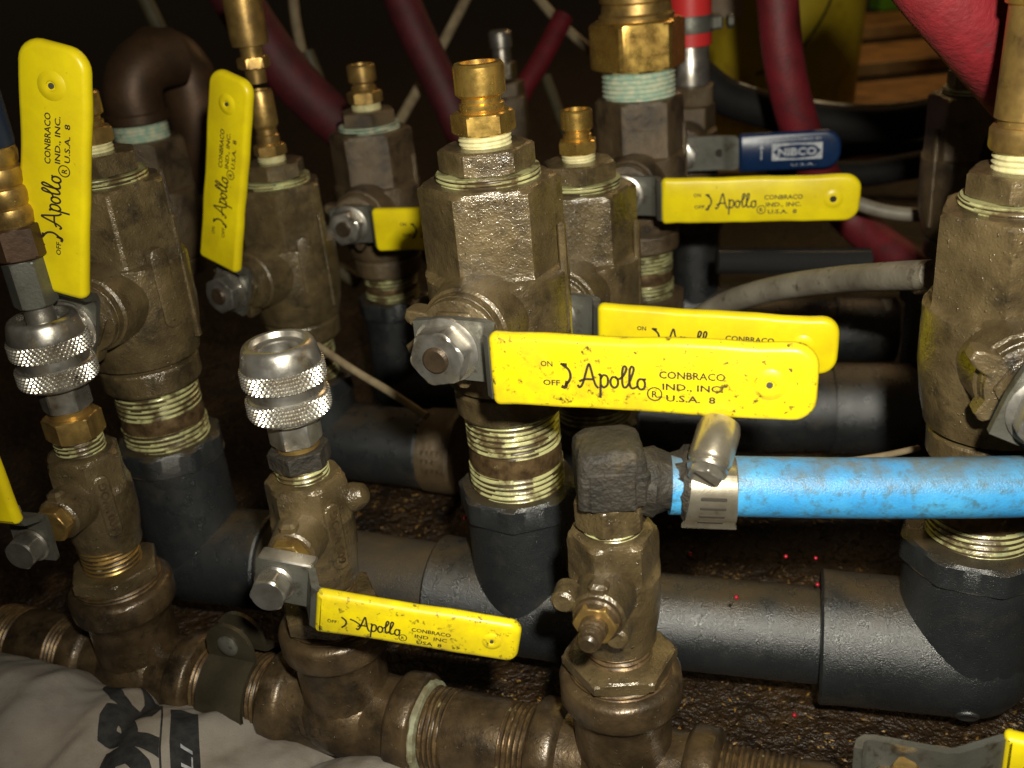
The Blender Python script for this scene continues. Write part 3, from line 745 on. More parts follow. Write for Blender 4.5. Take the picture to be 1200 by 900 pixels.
# ------------------------------------------------------------------ bronze manifold in front
MZ = -229; MYAW = -22.4
def mrow(s, base=M_): return (base[0]+s*math.cos(math.radians(MYAW)), base[1]+s*math.sin(math.radians(MYAW)))
def bronze_tee(label, p, yaw=MYAW, letters=False, half=27.5, top=38):
    t = thing('bronze_tee', label, 'pipe tee', (p[0], p[1], MZ-16.5), yaw, 'bronze tees of the manifold')
    z0 = 16.5; s_seed[0] = random.random()*40
    b = MB()
    b.lathe([(-half, 13.2), (-half+.6, 15.6), (-half+1.6, 16.4), (-half+7.5, 16.4), (-half+8.6, 15.6), (-half+9.6, 14.2), (-half+13, 13.6), (0, 14.6), (half-13, 13.6), (half-9.6, 14.2), (half-8.6, 15.6), (half-7.5, 16.4), (half-1.6, 16.4), (half-.6, 15.6), (half, 13.2)], 56, T(0, 0, z0) @ AX, jit=.3)
    b.lathe([(0, 13.8), (top-14, 13.8), (top-11, 14.6), (top-9.6, 16.2), (top-8.4, 17.0), (top-1.8, 17.0), (top-.7, 16.2), (top, 14.4), (top+.05, 11)], 52, T(0, 0, z0), jit=.3)
    b.ball((0, -1.0, z0+2), 15.2, sc=(1.15, 1, .95))
    to = b.build('tee_body', BRONZE_S, t, ang=40)
    if letters:
        l2 = MB(); put_text(l2, 'US', -9, 3.5, 6.5, 5, -15.5, off=.03); tm = MB(); tm.add(l2.v, l2.f, T(0, -.2, z0-5)); tm.build('cast_letters', BRONZE_S, t)
    return t
def tee_bushing(label, p, z0, z1, ap=12.6, thr=9.0, ztop=None, rot=10):
    """hex reducing bushing between a tee and the small valve above"""
    t = thing('reducing_bushing', label, 'bushing', (p[0], p[1], z0), MYAW, 'hex bushings under the small valves')
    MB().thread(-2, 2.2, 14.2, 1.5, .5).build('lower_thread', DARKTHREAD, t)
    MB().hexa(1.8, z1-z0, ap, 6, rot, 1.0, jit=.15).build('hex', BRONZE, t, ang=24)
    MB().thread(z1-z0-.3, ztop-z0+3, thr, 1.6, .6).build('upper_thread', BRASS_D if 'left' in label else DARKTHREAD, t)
    return t
def man_nipple(label, s0, s1, r=13.2, mid=True):
    p0 = mrow(s0); t = thing('manifold_nipple', label, 'pipe nipple', (p0[0], p0[1], MZ-r), MYAW, 'threaded pipe nipples of the manifold')
    L = s1-s0; Mx = T(0, 0, r) @ AX
    if mid:
        MB().thread(-3, L*.26, r, 1.7, .65, Mx, caps=(True, False)).build('left_thread', DARKTHREAD, t)
        MB().lathe([(L*.25, r*.97), (L*.32, r*1.0), (L*.68, r*1.0), (L*.76, r*.97)], 48, Mx, jit=.15).build('pipe_wall', BRONZE_S, t)
        MB().thread(L*.75, L+3, r, 1.7, .65, Mx, caps=(False, True)).build('right_thread', DARKTHREAD, t)
    else:
        MB().thread(-3, L+3, r, 1.7, .65, Mx).build('thread', DARKTHREAD, t)
    return t
sL = (L_[0]-M_[0])/math.cos(math.radians(MYAW)); sS = (S_[0]-M_[0])/math.cos(math.radians(MYAW))
PL = mrow(sL); PM = mrow(0); PS = mrow(sS)
bronze_tee('dark bronze tee at the left end of the manifold above the grey glove', PL)
bronze_tee('bronze tee with raised letters under the small valve with the yellow lever', PM, letters=True)
bronze_tee('bronze tee at the bottom centre under the small valve without a lever', PS)
man_nipple('short threaded nipple gripped by the pipe clamp', sL+27, -27, 13.2, mid=False)
man_nipple('bronze pipe nipple with threads at both ends at the bottom centre', 27, sS-27, 13.2)
man_nipple('dark threaded stub at the far left end of the manifold', sL-62, sL-27, 13.2)
man_nipple('threaded nipple at the bottom right of the manifold', sS+27, sS+46, 12.6, mid=False)
t = thing('sealant_ring', 'pale green sealant ring beside the tee with raised letters', 'sealant', (*mrow(27.5), MZ-15), MYAW)
MB().lathe([(-1.2, 14.6), (0, 14.9), (1.2, 14.2), (1.6, 12.8)], 44, T(0, 0, 15) @ AX, jit=.9).build('bead', SEAL, t)
p = mrow(sL-74); t = thing('dark_pipe', 'dark brown pipe leaving the manifold at the left edge', 'pipe', (p[0], p[1], MZ-13), MYAW)
MB().lathe([(-70, 12), (12, 12), (14, 12.6)], 40, T(0, 0, 13) @ AX).build('pipe_wall', COPPER, t)

# pipe clamp between the left and the middle tee
p = mrow((sL+0)/2+1.5); t = thing('pipe_clamp', 'dull steel band clamp with a riveted ear on the manifold', 'pipe clamp', (p[0], p[1], MZ-16), MYAW)
def clamp_half(sgn, r=15.6, w_=8.8, zt=27):
    """half band whose ear stands up as a rounded tongue"""
    mb = MB(); vs = []; fs = []
    prof = []
    for k in range(0, 19): 
        a = math.radians(-90+170*k/18*1.0); prof.append((-sgn*-1*math.cos(a)*r*1.0, math.sin(a)*r, w_))
    x_e = sgn*2.0
    rows_ = [(sgn*math.cos(math.radians(-90+165*k/18))*r, math.sin(math.radians(-90+165*k/18))*r, w_) for k in range(19)]
    for z, ww in ((16.2, w_), (20, w_), (23, w_*.96), (26, w_*.82), (28.2, w_*.58), (29.4, w_*.3), (29.7, w_*.1)): rows_.append((sgn*2.4, z, ww))
    th = 1.5
    n = len(rows_)
    for i, (yy, zz, ww) in enumerate(rows_):
        a = Vector(rows_[max(0, i-1)][:2]); b = Vector(rows_[min(n-1, i+1)][:2]); tt = (b-a).normalized(); nn = Vector((tt.y, -tt.x))*sgn*th
        for off in (0, 1):
            for sx in (-1, 1): vs.append((sx*ww, yy+nn.x*off, zz+nn.y*off))
    for i in range(n-1):
        o = i*4; q_ = o+4
        fs += [(o, o+1, q_+1, q_), (o+2, q_+2, q_+3, o+3), (o, q_, q_+2, o+2), (o+1, o+3, q_+3, q_+1)]
    fs += [(0, 2, 3, 1), (4*n-4, 4*n-3, 4*n-1, 4*n-2)]
    return mb.add(vs, fs, T(0, 0, 16))
for sg in (-1, 1): clamp_half(sg).build('band_half', DARKSTEEL, t, ang=35)
MB().lathe([(0, 3.8), (.6, 3.8), (1.2, 3.0), (1.5, 1.2)], 22, T(0, -4.0, 38) @ AY).build('rivet', STEEL, t)
MB().lathe([(-4, 1.6), (4, 1.6)], 12, T(0, 0, 38) @ AY).build('bolt_shank', STEEL, t)

# ---- small valves
tv, z0 = small_valve('small bronze ball valve in the middle with a steel bolt and short yellow lever', M_[0], M_[1], M_[2], -10, hexrot=8, word='600 WOG')
SL_ = dict(plate=(5, 8.6), pw=12.6, out=5, glen=50, gw=11.4)
def small_lever(parent, z0, ystem, ang, twist, glen=50, letters=True, out=5.0, gw=11.4, drop=0, bolt=True, gm=None):
    Bx = T(0, 0, z0) @ RY(-ang); y = -ystem; tw = math.tan(math.radians(twist))
    path = [(-5.5, y), (0, y), (8.2, y), (9.6, y-.6), (12.6, y-out+.8), (14.2, y-out), (20, y-out), (20+glen*.7, y-out+tw*glen*.7)]
    MB().strip(path, lambda i: (-6.2, 6.2) if i < 6 else (-4, 4), 2.0, Bx).build('lever_bar', STEEL, parent, ang=20)
    # the bar's folded upper flange
    MB().box((2.2, y+2.2, 6.0), (15, 5, 1.3), Bx, bev=.4).build('bar_flange', STEEL_B, parent)
    grip(parent, Bx @ T(13.4, y-out+1.6, -gw/2) @ RZ(twist), glen, gw, gm or YELLOW_S, th=3.8, rl=1.5, rr=3.0, small=True, letters=letters)
    MB().lathe([(0, 5.4), (.8, 5.6), (1.3, 5.0)], 26, Bx @ T(0, y-1, 0) @ AY).build('washer', STEEL_B, parent)
    MB().hexa(1.2, 6.4, 4.5, 6, 14, .9, Bx @ T(0, y-1, 0) @ AY).build('bolt_head', STEEL_B, parent)
small_lever(tv, z0, 30.5, -12.5, 3, glen=53, gw=12.6, out=8)
# steel tab on the valve's far side
MB().lathe([(0, 3.6), (.5, 4.4), (2.4, 4.2), (5, 3), (5.6, 2)], 20, T(11.0, 4, 4) @ T(0, 0, z0) @ RY(72)).build('stop_tab', BRONZE, tv)
tee_bushing('hex bushing under the small valve with the short yellow lever', PM, MZ+38, -183, 13.5, 9.0, M_[2]-22)
tv, z0 = small_valve('small bronze ball valve at the left, its lever cut off by the frame', L_[0], L_[1], L_[2], -14, hexrot=4, word='600 WOG')
small_lever(tv, z0, 30.5, 88, -3, letters=False, gm=YELLOW, gw=12.6, out=9)
tee_bushing('hex bushing with brass thread under the left small valve', PL, MZ+38, -184, 13.0, 9.4, L_[2]-22)
tv, z0 = small_valve('small bronze valve without a lever, bare brass stem pointing out', S_[0], S_[1], S_[2], -20, hexrot=18, panel=False)
MB().lathe([(18, 6.2), (20.5, 6.2), (21, 5.6), (22.4, 5.2), (22.8, 3.6), (25, 3.4), (25.3, 2.8), (26, 3.0), (26.6, 2.7), (27.2, 3.0), (27.8, 2.7), (28.2, 3.0), (28.6, 2.7), (29.6, 2.6), (30.4, 1.9)], 24, T(0, 0, z0) @ AY).build('stem', BRONZE_S, tv)
for a, r in ((165, 9.5), (300, 8.0)):
    MB().lathe([(12, 2.8), (12.6, 3.4), (18, 3.2), (18.8, 2.4)], 16, T(0, 0, z0) @ AY @ T(r*math.cos(math.radians(a)), r*math.sin(math.radians(a)), 0)).build('stop_lug', BRONZE, tv)
tee_bushing('hex bushing under the small valve without a lever', PS, MZ+38, -185, 13.8, 9.2, S_[2]-22, rot=20)

# ---- quick couplers
def knurl(mb, z0, z1, r, n=46, rows_=5, h=.55, m=I4):
    nt = n*6; nz_ = rows_*5
    vs = []; fs = []
    for i in range(nz_+1):
        z = z0+(z1-z0)*i/nz_; q_ = i/nz_*rows_
        for k in range(nt):
            a = 2*PI*k/nt; p_ = k/6
            u_ = abs(((p_+q_*.5) % 1.0)*2-1); v_ = abs(((p_-q_*.5) % 1.0)*2-1)
            hh = min(1-abs(u_), 1-abs(v_))*1.0
            d1 = min(u_, 1-u_*0); e = (1-u_)*(1-v_)
            e = max(0.0, min(1.0, 1-1.15*max(u_, v_)))
            edge = 1 if 0 < i < nz_ else 0
            rr = r + h*e*1.5*edge
            vs.append((rr*math.cos(a), rr*math.sin(a), z))
    for i in range(nz_):
        for k in range(nt): fs.append((i*nt+k, i*nt+(k+1) % nt, (i+1)*nt+(k+1) % nt, (i+1)*nt+k))
    mb.add(vs, fs, m)
def coupler(label, x, y, z, s=1.0, yaw=0):
    """z: bottom of the sleeve"""
    t = thing('quick_coupler', label, 'coupler', (x, y, z-8), yaw, 'knurled steel quick couplers')
    m = T(0, 0, 8)
    k = MB(); knurl(k, 1.4, 6.8, 10.6*s, m=m); k.build('knurled_ring', KNURL, t, ang=25)
    k = MB(); knurl(k, 10.4, 15.8, 10.6*s, m=m); k.build('knurled_ring', KNURL, t, ang=25)
    MB().lathe([(0, 8.5*s), (.3, 9.8*s), (1.0, 10.6*s), (1.4, 10.6*s), (1.45, 9), (6.7, 9), (6.8, 10.5*s), (7.2, 9.9*s), (10.0, 9.9*s), (10.4, 10.5*s), (10.5, 9), (15.7, 9), (15.8, 10.6*s), (16.4, 10.6*s), (20.6, 9.7*s), (21.6, 9.1*s), (22.0, 8.4*s), (21.9, 7.4*s), (20.4, 6.9*s), (19.9, 5.3*s), (19.5, 5.0*s), (6, 4.6*s)], 48, m, caps=(True, True)).build('sleeve', STEEL_B, t)
    MB().hexa(-8.5, .2, 6.3*s, 6, 12, .7, m).build('hex', STEEL_B, t, ang=22)
    return t
coupler('knurled steel quick coupler with an open socket in the middle', M_[0], M_[1], -120.6, 1.04)
coupler('knurled steel quick coupler at the left with a plug pushed in', L_[0], L_[1], -118, 1.06)
for (p, zb, zt, lab) in ((M_, M_[2]+14.5, -129, 'dirty hex nipple under the open quick coupler'), (L_, L_[2]+14.5, -126.5, 'brass hex nipple under the left quick coupler')):
    t = thing('hex_nipple', lab, 'hex nipple', (p[0], p[1], zb), 0, 'hex nipples on the small valves'); h_ = zt-zb
    MB().thread(-2, h_*.36, 7.6, 1.4, .5).build('lower_thread', CREAMTHREAD, t)
    MB().hexa(h_*.34, h_*.86, 7.8, 6, 20, .7, jit=.3).build('hex', BRASS_D if p is L_ else GRIME, t, ang=24)
    MB().lathe([(h_*.85, 6.2), (h_+.6, 6.2)], 24).build('neck', BRASS_D, t)
# plug and hose end in the left coupler
t = thing('hose_end', 'brass hose end with silver hex plugged into the left quick coupler', 'hose fitting', (L_[0], L_[1], -97), 0)
MB().lathe([(-4, 4.4), (4, 4.2), (5, 5)], 24).build('plug_neck', STEEL_B, t)
MB().hexa(4.5, 19, 5.6, 6, 16, .8).build('steel_hex', STEEL, t, ang=22)
MB().hexa(19.5, 29, 7.3, 6, 25, .9).build('bronze_hex', COPPER, t, ang=22)
rp = [(28.5, 6.2)]
for i in range(4): rp += [(30+i*5.6, 6.6), (32.5+i*5.6, 7.0), (34+i*5.6, 6.7), (34.6+i*5.6, 6.1)]
MB().lathe(rp+[(53, 6)], 30).build('ribbed_ferrule', BRASS_D, t)
MB().lathe([(51, 6.6), (52, 7.0), (95, 7.0)], 28).build('hose_wall', DARKBLUE, t)
# ---- black hose barb, blue hose and its clamp
t = thing('hex_nipple', 'grimy hex nipple between the leverless valve and the black hose barb', 'hex nipple', (S_[0], S_[1], S_[2]+14.5), -10, 'hex nipples on the small valves')
MB().thread(-2, 3.2, 8.2, 1.3, .5).build('lower_thread', CREAMTHREAD, t)
MB().hexa(1.6, 10.0, 8.6, 6, 22, .9, jit=.35).build('hex', BRONZE, t, ang=24)
zb = S_[2]+24.2
t = thing('hose_barb', 'grimy black elbow barb holding the blue hose', 'hose barb', (S_[0], S_[1], zb), -5)
b = MB(); s_seed[0] = 3.3
b.poly([(-.6, 8.0, 8), (0, 9.8, 8.4), (1, 11.4, 8.7), (9, 11.4, 8.7), (12, 11.0, 8.6), (14.2, 10.2, 8.3), (15.6, 9.0, 7.6), (16.3, 6, 6)], 4, 50, n=96, jit=.28)
b.box((5.0, -.6, 5.6), (10, 15.6, 10.5), bev=1.6)
b.box((.5, -8.6, 5.6), (11.5, 1.4, 10.8), bev=.4)
b.build('elbow_block', GRIME, t, ang=40)
hd = Matrix.Rotation(math.radians(90+6), 4, 'Y')
b = MB(); s_seed[0] = 8.1
b.lathe([(8, 8.2), (11, 8.6), (12, 7.6), (15, 7.0), (17.5, 7.6), (18.5, 8.9), (20.5, 9.0), (21, 8.4), (22.5, 8.2), (26, 7.4), (30, 6.4)], 40, T(0, 0, 4.4) @ hd, jit=1.3)
b.build('barb', GRIME, t, ang=50)
hz = zb+3.6
hp = [(x, S_[1]-(x-S_[0])*.09, hz-(x-S_[0])*.112+.0004*(x-S_[0])**2) for x in (37.2, 60, 85, 115, 150, 190, 240)]
t = thing('blue_hose', 'scuffed light blue rubber hose running out at the right', 'hose', hp[1], 0)
MB().tube([tuple(Vector(p)-Vector(hp[1])) for p in hp], 7.7, 36, rf=lambda q: 7.7+.18*noise.noise(Vector((q*9, 0, 1)))).build('hose_wall', BLUEHOSE, t)
hc = Vector((S_[0]+24.5, S_[1]-2.5, hz-2.7))
t = thing('hose_clamp', 'shiny worm drive clamp with a slotted hex screw on the blue hose', 'hose clamp', hc, -5, 'hose clamps')
CX = RY(96)
MB().lathe([(-6.2, 7.6), (-6.0, 8.5), (-5.2, 8.9), (5.2, 8.9), (6.0, 8.5), (6.2, 7.6)], 48, CX).build('band', CLAMPST, t)
# band tail with its row of slots, lying over the front of the hose
tail = MB(); vs = []; fs = []
NT = 15
for k in range(NT):
    ph = math.radians(48-110*k/(NT-1))
    wv = 5.4+1.3*k/(NT-1) + (.35*math.sin(k*2.2) if k > 10 else 0)
    lift = .9 if k > 11 else 0
    for rr in (8.8+lift, 9.7+lift):
        for sx in (-1, 1): vs.append((sx*wv, -rr*math.cos(ph), rr*math.sin(ph)))
for i in range(NT-1):
    o_ = i*4; q_ = o_+4
    fs += [(o_, q_, q_+1, o_+1), (o_+2, o_+3, q_+3, q_+2), (o_, o_+2, q_+2, q_), (o_+1, q_+1, q_+3, o_+3)]
fs += [(0, 1, 3, 2), (4*NT-4, 4*NT-2, 4*NT-1, 4*NT-3)]
tail.add(vs, fs, RY(6)); to = tail.build('band_tail', CLAMPST, t, ang=30)
sl = MB()
for k in range(5):
    ph = math.radians(12-15*k)
    sl.box((0, 0, 0), (6.4, .5, .95), RY(6) @ T(0, -9.62*math.cos(ph), 9.62*math.sin(ph)) @ RX(math.degrees(-ph)), bev=.2)
sl.build('slot', HOLE, to)
sd = Vector((-.36, -.78, -.52)).normalized()
SM = T(0, -4.2, 11.6) @ sd.to_track_quat('Z', 'Y').to_matrix().to_4x4()
SM = SM @ T(.3, 0, -2.0)
ho = MB().lathe([(-7.6, 3.6), (-7.0, 4.9), (-5, 5.4), (3.6, 5.4), (4.4, 5.0), (5.2, 4.2), (5.9, 3.0)], 30, SM).build('screw_housing', CLAMPST, t)
sc = MB(); sc.lathe([(5.2, 4.4), (5.8, 5.1), (6.5, 4.9), (6.6, 3.4)], 30, SM); sc.hexa(6.4, 8.8, 3.9, 6, 8, .6, SM)
so = sc.build('screw', STEEL_B, t, ang=24)
MB().box((0, 0, 8.75), (6.6, .9, .3), SM @ RZ(-52)).build('screw_slot', HOLE, so)

# ---- lever of the inline valve at the lower right
p = mrow(sS+84); t = thing('inline_ball_valve', 'grey lever bar with a yellow grip and bronze stem post at the lower right edge', 'valve', (p[0], p[1], MZ-14), MYAW)
b = MB(); b.poly([(-22, 12, None), (-21, 14.6, 13), (-10, 15, 13), (-9, 13.5, 13.2), (9, 13.5, 13.2), (10, 15, 13), (21, 14.6, 13), (22, 12, None)], 6, 0, n=72, m=T(0, 0, 14) @ AX, jit=.2)
b.lathe([(8, 8), (20, 7.5), (24, 7)], 28, T(0, 0, 14))
b.build('valve_body', BRONZE_D, t)
lp = at(1060, 899, 236)
lpl = RZ(-MYAW).to_3x3() @ (lp-Vector((p[0], p[1], MZ-14)))
bl = MB(); yb = lpl.y+3.2
bx = lpl.x
bl.strip([(bx-10.5, yb-4.5), (bx-10.2, yb-1.8), (bx-9.0, yb-.4), (bx-7, yb), (bx+2, yb+.0), (bx+9, yb), (bx+11, yb+.6), (bx+21, yb+7.6), (bx+23, yb+8.6), (bx+60, yb+8.6)], lambda i: (lpl.z-20, lpl.z+4.4), 1.9)
bl.build('lever_bar', STEEL, t, ang=20)
grip(t, T(bx+21.5, yb+10.6, lpl.z-13) , 60, 18.5, YELLOW, th=4.6, rl=1.2)
MB().poly([(14, 3.4, 2.6), (lpl.z+.6, 3.4, 2.6), (lpl.z+1.6, 2.6, 2.2)], 4, 20, n=48, m=T(bx, lpl.y-1.0, 0)).build('stem', BRASS_D, t)
MB().lathe([(14, 8), (lpl.z-5, 7.4), (lpl.z-3, 6)], 24, T(bx, lpl.y-.6, 0)).build('stem_nut', BRONZE_D, t)
man_nipple('dark bronze nipple running to the lower right lever', sS+44, sS+64, 12.4)

# ------------------------------------------------------------------ hoses, wires behind
def hose(name, label, cat, pts, r, m, group=None, n=20, part='hose_wall', rf=None):
    P = [at(*q_) for q_ in pts]
    t = thing(name, label, cat, P[0], 0, group)
    MB().tube([tuple(p_-P[0]) for p_ in P], r, n, smooth=8, rf=rf).build(part, m, t)
    return t, P
RG = 'red rubber hoses'
hose('red_hose', 'dark red hose hanging in front of the yellow pail', 'hose', [(906, -60, 500), (911, 0, 505), (918, 70, 515), (934, 140, 530), (958, 200, 550), (1000, 258, 560), (1060, 305, 540), (1130, 330, 520)], 10.4, REDHOSE, RG)
hose('red_hose', 'thick red fabric covered hose slanting down at the upper right', 'hose', [(1030, -108, 258), (1092, -26, 263), (1150, 45, 275), (1200, 108, 300), (1240, 160, 330)], 10.6, mat('red_fabric_hose', (.2, .008, .014), (.14, .006, .01), 120, rough=.7, bump=.9, bs=420, bdist=.0006, dirt=(.12, .015, .02), ds=130, dlo=.6, dhi=.68), RG)
hose('red_hose', 'dark red hose slanting down behind the second upright lever', 'hose', [(255, -40, 545), (300, 35, 555), (350, 100, 570), (415, 160, 590), (470, 200, 610)], 13.5, REDSHADE, RG)
hose('red_hose', 'dark red hose dropping behind the middle brass plug', 'hose', [(455, -40, 600), (484, 30, 605), (515, 95, 612), (545, 160, 620), (580, 230, 630)], 11.0, REDSHADE, RG)
hose('red_hose', 'short bit of dim red hose between the two brass plugs', 'hose', [(660, 20, 720), (634, 70, 715), (610, 110, 710), (590, 160, 705)], 7.5, REDHOSE, RG)
t, P = hose('black_hose', 'black hose with a frayed cream edge curving behind the red hose', 'hose', [(770, 40, 640), (835, 103, 640), (880, 124, 640), (940, 138, 640), (1010, 145, 630), (1075, 140, 620), (1150, 120, 610)], 11.5, BLACKHOSE)
MB().tube([tuple(p_-P[0]+Vector((0, -1.5, 11.2))) for p_ in P], 1.3, 8, smooth=10, rf=lambda q_: 1.3+.7*noise.noise(Vector((q_*70, 0, 0)))).build('frayed_edge', FRAY, t)
hose('grey_hose', 'grey rubber hose with a cut end lying behind the second lever', 'hose', [(790, 392, 455), (850, 356, 430), (910, 338, 400), (980, 328, 365), (1040, 324, 330), (1094, 322, 304)], 5.6, GREYHOSE, rf=lambda q_: 5.2-.5*q_)
t, P = hose('spiral_hose', 'black ribbed hose with a row of glinting ribs behind the levers', 'hose', [(840, 306, 500), (900, 306, 500), (960, 305, 500), (1020, 306, 498)], 5.0, BLACKHOSE)
d_ = P[-1]-P[0]; ql = d_.to_track_quat('Z', 'Y').to_matrix().to_4x4(); pr = []
for i in range(58):
    z = d_.length*i/58; pr += [(z, 5.6), (z+.5, 6.7), (z+1.0, 5.6)]
MB().lathe(pr, 24, ql).build('ribs', BLACKGLOSS, t)
hose('thin_grey_tube', 'thin grey tube bending behind the lever with the dark hole', 'tube', [(960, 215, 520), (1010, 240, 520), (1060, 251, 515), (1120, 250, 510)], 3.6, GREYHOSE)
hose('black_cable', 'black cable running across under the navy lever', 'cable', [(900, 200, 700), (1000, 204, 690), (1060, 196, 680), (1130, 182, 670)], 9, BLACKHOSE, 'black cables at the back')
hose('black_cable', 'upper black cable crossing the planks at the back', 'cable', [(930, 190, 900), (1000, 172, 890), (1060, 170, 880), (1130, 176, 870)], 9, BLACKHOSE, 'black cables at the back')
WG = 'tan wires'
hose('tan_wire', 'tan wire end slanting down left of the middle valve nut', 'wire', [(372, 405, 440), (415, 434, 425), (455, 458, 412), (500, 488, 400)], 1.7, TAN, WG, 10, 'sheath')
hose('tan_wire', 'dim tan wire slanting behind the back left plug', 'wire', [(560, -30, 700), (530, 30, 690), (495, 95, 680), (455, 165, 660)], 3.6, TAN, WG, 10, 'sheath')
hose('tan_wire', 'dim tan wire slanting down towards the big brass nut', 'wire', [(610, -30, 760), (650, 20, 750), (700, 66, 740)], 3.6, TAN, WG, 10, 'sheath')
hose('tan_wire', 'dim upright tan wire between the red hoses at the top', 'wire', [(342, -30, 700), (346, 20, 700), (356, 70, 700)], 3.6, TAN, WG, 10, 'sheath')
hose('tan_wire', 'olive wire looping behind the second upright lever', 'wire', [(300, 60, 610), (340, 120, 600), (390, 152, 600), (450, 170, 620)], 3.4, TAN, WG, 10, 'sheath')
OLIVE = mat('olive_cable', (.10, .085, .045), (.06, .05, .026), 60, rough=.6, bump=.4, bs=500)
hose('olive_cable', 'dim olive cable sagging behind the far left upright lever', 'cable', [(150, -40, 640), (190, 40, 650), (250, 170, 660), (330, 270, 650), (420, 330, 640)], 5.0, OLIVE, 'olive cables in the dark', 12, 'sheath')
hose('olive_cable', 'dim olive cable crossing low behind the back left valve', 'cable', [(360, 60, 680), (420, 200, 700), (500, 300, 700), (600, 330, 690)], 4.4, OLIVE, 'olive cables in the dark', 12, 'sheath')
hose('olive_cable', 'dim olive cable hanging left of the big brass nut', 'cable', [(640, 90, 760), (662, 150, 750), (690, 220, 740)], 4.0, OLIVE, 'olive cables in the dark', 12, 'sheath')
hose('thin_rod', 'thin pale rod just above the blue hose at the right', 'rod', [(960, 545, 330), (1010, 538, 335), (1045, 532, 340), (1076, 525, 345)], 1.1, TAN, None, 10, 'rod')
hose('black_hose', 'black hose standing beside the tall brass fitting at the right edge', 'hose', [(1170, -40, 420), (1170, 60, 420), (1166, 150, 425), (1158, 240, 430), (1150, 330, 440)], 5.0, BLACKHOSE)

# ------------------------------------------------------------------ pail, planks, box far behind
pb = at(905, 205, 1050); pf = Vector((pb.x, pb.y, FLOOR))
t = thing('yellow_pail', 'dim yellow plastic pail standing far behind the red hose', 'pail', pf, 0)
MB().lathe([(0, 70), (1, 74), (178, 86), (180, 88), (192, 89), (194, 88), (194.1, 84), (60, 78), (6, 70)], 56).build('wall', PAIL, t)
MB().tube([(30, -88, 188), (22, -88, 150), (-6, -84, 110), (-40, -80, 96)], 1.2, 8).build('bail_wire', BLACKHOSE, t)
lb = MB(); R_ = 87.3
def arcpatch(mb, a0, a1, z0, z1, dr=.4):
    n = 10; vs = []; fs = []
    for i in range(n+1):
        a = math.radians(a0+(a1-a0)*i/n)
        for z in (z0, z1):
            rr = 74+12*(z/178)+dr; vs.append((rr*math.cos(a), rr*math.sin(a), z))
    for i in range(n): fs.append((2*i, 2*i+2, 2*i+3, 2*i+1))
    mb.add(vs, fs)
arcpatch(lb, -150, -126, 146, 166); lb.build('paper_label', PAPER, t)
for k, (v, dd, ww, lab) in enumerate(((182, 1000, 46, 'nearest dim wooden plank at the back right, under the black cables'), (128, 1230, 60, 'wide dim brown plank in the middle of the back right floor'), (84, 1500, 70, 'reddish brown plank right of the yellow pail'), (52, 1850, 70, 'farthest dim plank below the green box'))):
    c = at(1060, v, dd); t = thing('wooden_plank', lab, 'plank', (c.x, c.y, FLOOR), 2-k, 'wooden planks on the floor behind')
    b = MB(); b.box((0, 0, 8), (560+90*k, ww*1.9+20*k, 16+2*k), bev=2); b.build('board', WOOD, t)
c = at(1046, 14, 2100); t = thing('green_box', 'small lime green plastic box far away at the top right', 'box', (c.x, c.y, FLOOR), 3)
MB().box((0, 0, 110+c.z*0), (80, 60, 220), bev=4).build('shell', GREENP, t); 
MB().box((0, 0, 226), (86, 66, 12), bev=3).build('lid', GREENP, t)

# ------------------------------------------------------------------ glove on the floor in front
ga = Vector(at(-60, 760, 300)); gb_ = Vector(at(470, 930, 262))
def glove_pt(s, a, dr=0.0):
    """s along the glove (mm from its left end), a angle round it (0 = front, 90 = top)"""
    ax = (gb_-ga); ax.z = 0; axn = ax.normalized(); side = Vector((axn.y, -axn.x, 0))
    base = ga+axn*s
    ht = 33 + 13*max(0, min(1, (34-s)/34)) - 9*max(0, min(1, (s-62)/30))+ 3.0*math.exp(-((s-118)/14)**2) - 4.5*math.exp(-((s-100)/7)**2) + 4*math.exp(-((s-30)/26)**2) - 10*max(0, (s-128)/40)
    z0 = FLOOR
    wr = 0
    wr += 1.5*math.sin(s*.30+a*2.1+1.4*noise.noise(Vector((s*.05, a*2, 0))))*math.exp(-((s-28)/24)**2)
    wr += 1.3*math.sin(s*.21-a*2.9+.8)*math.exp(-((s-70)/20)**2)
    wr += 1.6*noise.noise(Vector((s*.07, a*2.2, 3)))+.7*noise.noise(Vector((s*.2, a*4.4, 9)))
    wr += -2.0*math.exp(-((s-84-6*a)/1.6)**2)-1.2*math.exp(-((s-60+9*a)/2.2)**2)
    r_h = ht+wr+dr; r_w = 46+wr+dr
    return base + side*(r_w*math.cos(a)) + Vector((0, 0, z0-base.z + max(-2, r_h*math.sin(a)))) 
t = thing('work_glove', 'rumpled grey cotton work glove with faded black print at the lower left', 'glove', (ga.x, ga.y, FLOOR), 0)
org = Vector((ga.x, ga.y, FLOOR)); gm = MB(); ns_, na_ = 190, 56; vs = []; fs = []
for i in range(ns_+1):
    for k in range(na_+1): vs.append(tuple(glove_pt(-60+228*i/ns_, math.radians(-8+196*k/na_))-org))
for i in range(ns_):
    for k in range(na_): 
        o_ = i*(na_+1)+k; fs.append((o_, o_+na_+1, o_+na_+2, o_+1))
gm.add(vs, fs); go = gm.build('shell', CLOTH, t, ang=80)
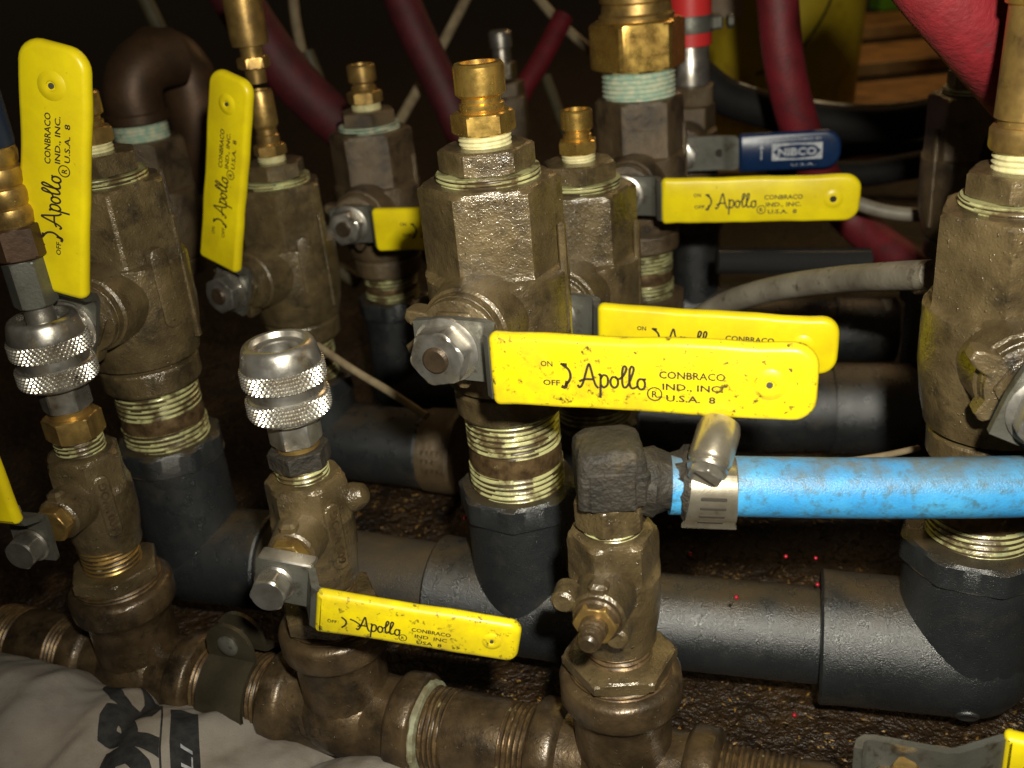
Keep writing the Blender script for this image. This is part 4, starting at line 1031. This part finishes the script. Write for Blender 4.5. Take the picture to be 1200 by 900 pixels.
def conform(V, Fc, fn, mb, sub=2):
    """lay flat lettering onto the glove"""
    import bmesh
    bm = bmesh.new(); vv = [bm.verts.new((a, b, 0)) for a, b in V]
    for f in Fc:
        try: bm.faces.new([vv[i] for i in f])
        except ValueError: pass
    bmesh.ops.triangulate(bm, faces=bm.faces[:])
    for _ in range(sub):
        es = [e for e in bm.edges if e.calc_length() > 1.6]
        bmesh.ops.subdivide_edges(bm, edges=es, cuts=1); bmesh.ops.triangulate(bm, faces=bm.faces[:])
    bm.verts.index_update()
    mb.add([tuple(fn(v.co.x, v.co.y)-org) for v in bm.verts], [tuple(v.index for v in f.verts) for f in bm.faces]); bm.free()
SHEAR = -.7
def gmap(s_at60, dr):
    """x: arc length above the 60 degree line, y: towards the left end"""
    return lambda x, y: glove_pt(s_at60-y+SHEAR*x, math.radians(90)+x/46, dr)
pm = MB(); V, Fc = text_mesh('OPC', 1.0, .075); xa = min(v[0] for v in V); xb = max(v[0] for v in V)
conform([(-19+(v[0]-xa)/(xb-xa)*57, v[1]/.73*19) for v in V], Fc, gmap(64, .35), pm, 4); pm.build('print', CLOTHINK, t, ang=80)
pm = MB()
conform([(-30, -10), (30, -10), (30, 0), (-30, 0)], [(0, 1, 2, 3)], gmap(69.5, .35), pm, 6)
conform([(-30, -.7), (34, -.7), (34, 0), (-30, 0)], [(0, 1, 2, 3)], gmap(66, .35), pm, 6)
pm.build('print_band', CLOTHINK, t, ang=80)
pm = MB(); V, Fc = text_mesh('SLI', 1.0, .0); xa = min(v[0] for v in V); xb = max(v[0] for v in V)
conform([(0+(v[0]-xa)/(xb-xa)*12, -7.5+v[1]/.73*4.2) for v in V], Fc, gmap(69.5, .75), pm, 3)
pm.build('small_print', WHITEINK, t, ang=80)

# red glints of light, put in as tiny solid red balls
rm = MB()
for (u, v, d) in ((809, 649, 330), (921, 652, 330), (956, 654, 335), (958, 685, 322), (863, 700, 300), (931, 838, 305), (545, 607, 345)):
    c = at(u, v, d); rm.ball((c.x, c.y, max(c.z, FLOOR+.5)), .7, n=8, k=5)
tag(rm.build('red_glint', REDG, loc=(0, 0, 0), ang=20), 'tiny red glints of light shown as specks scattered over the floor and pipes', 'specks', kind='stuff')
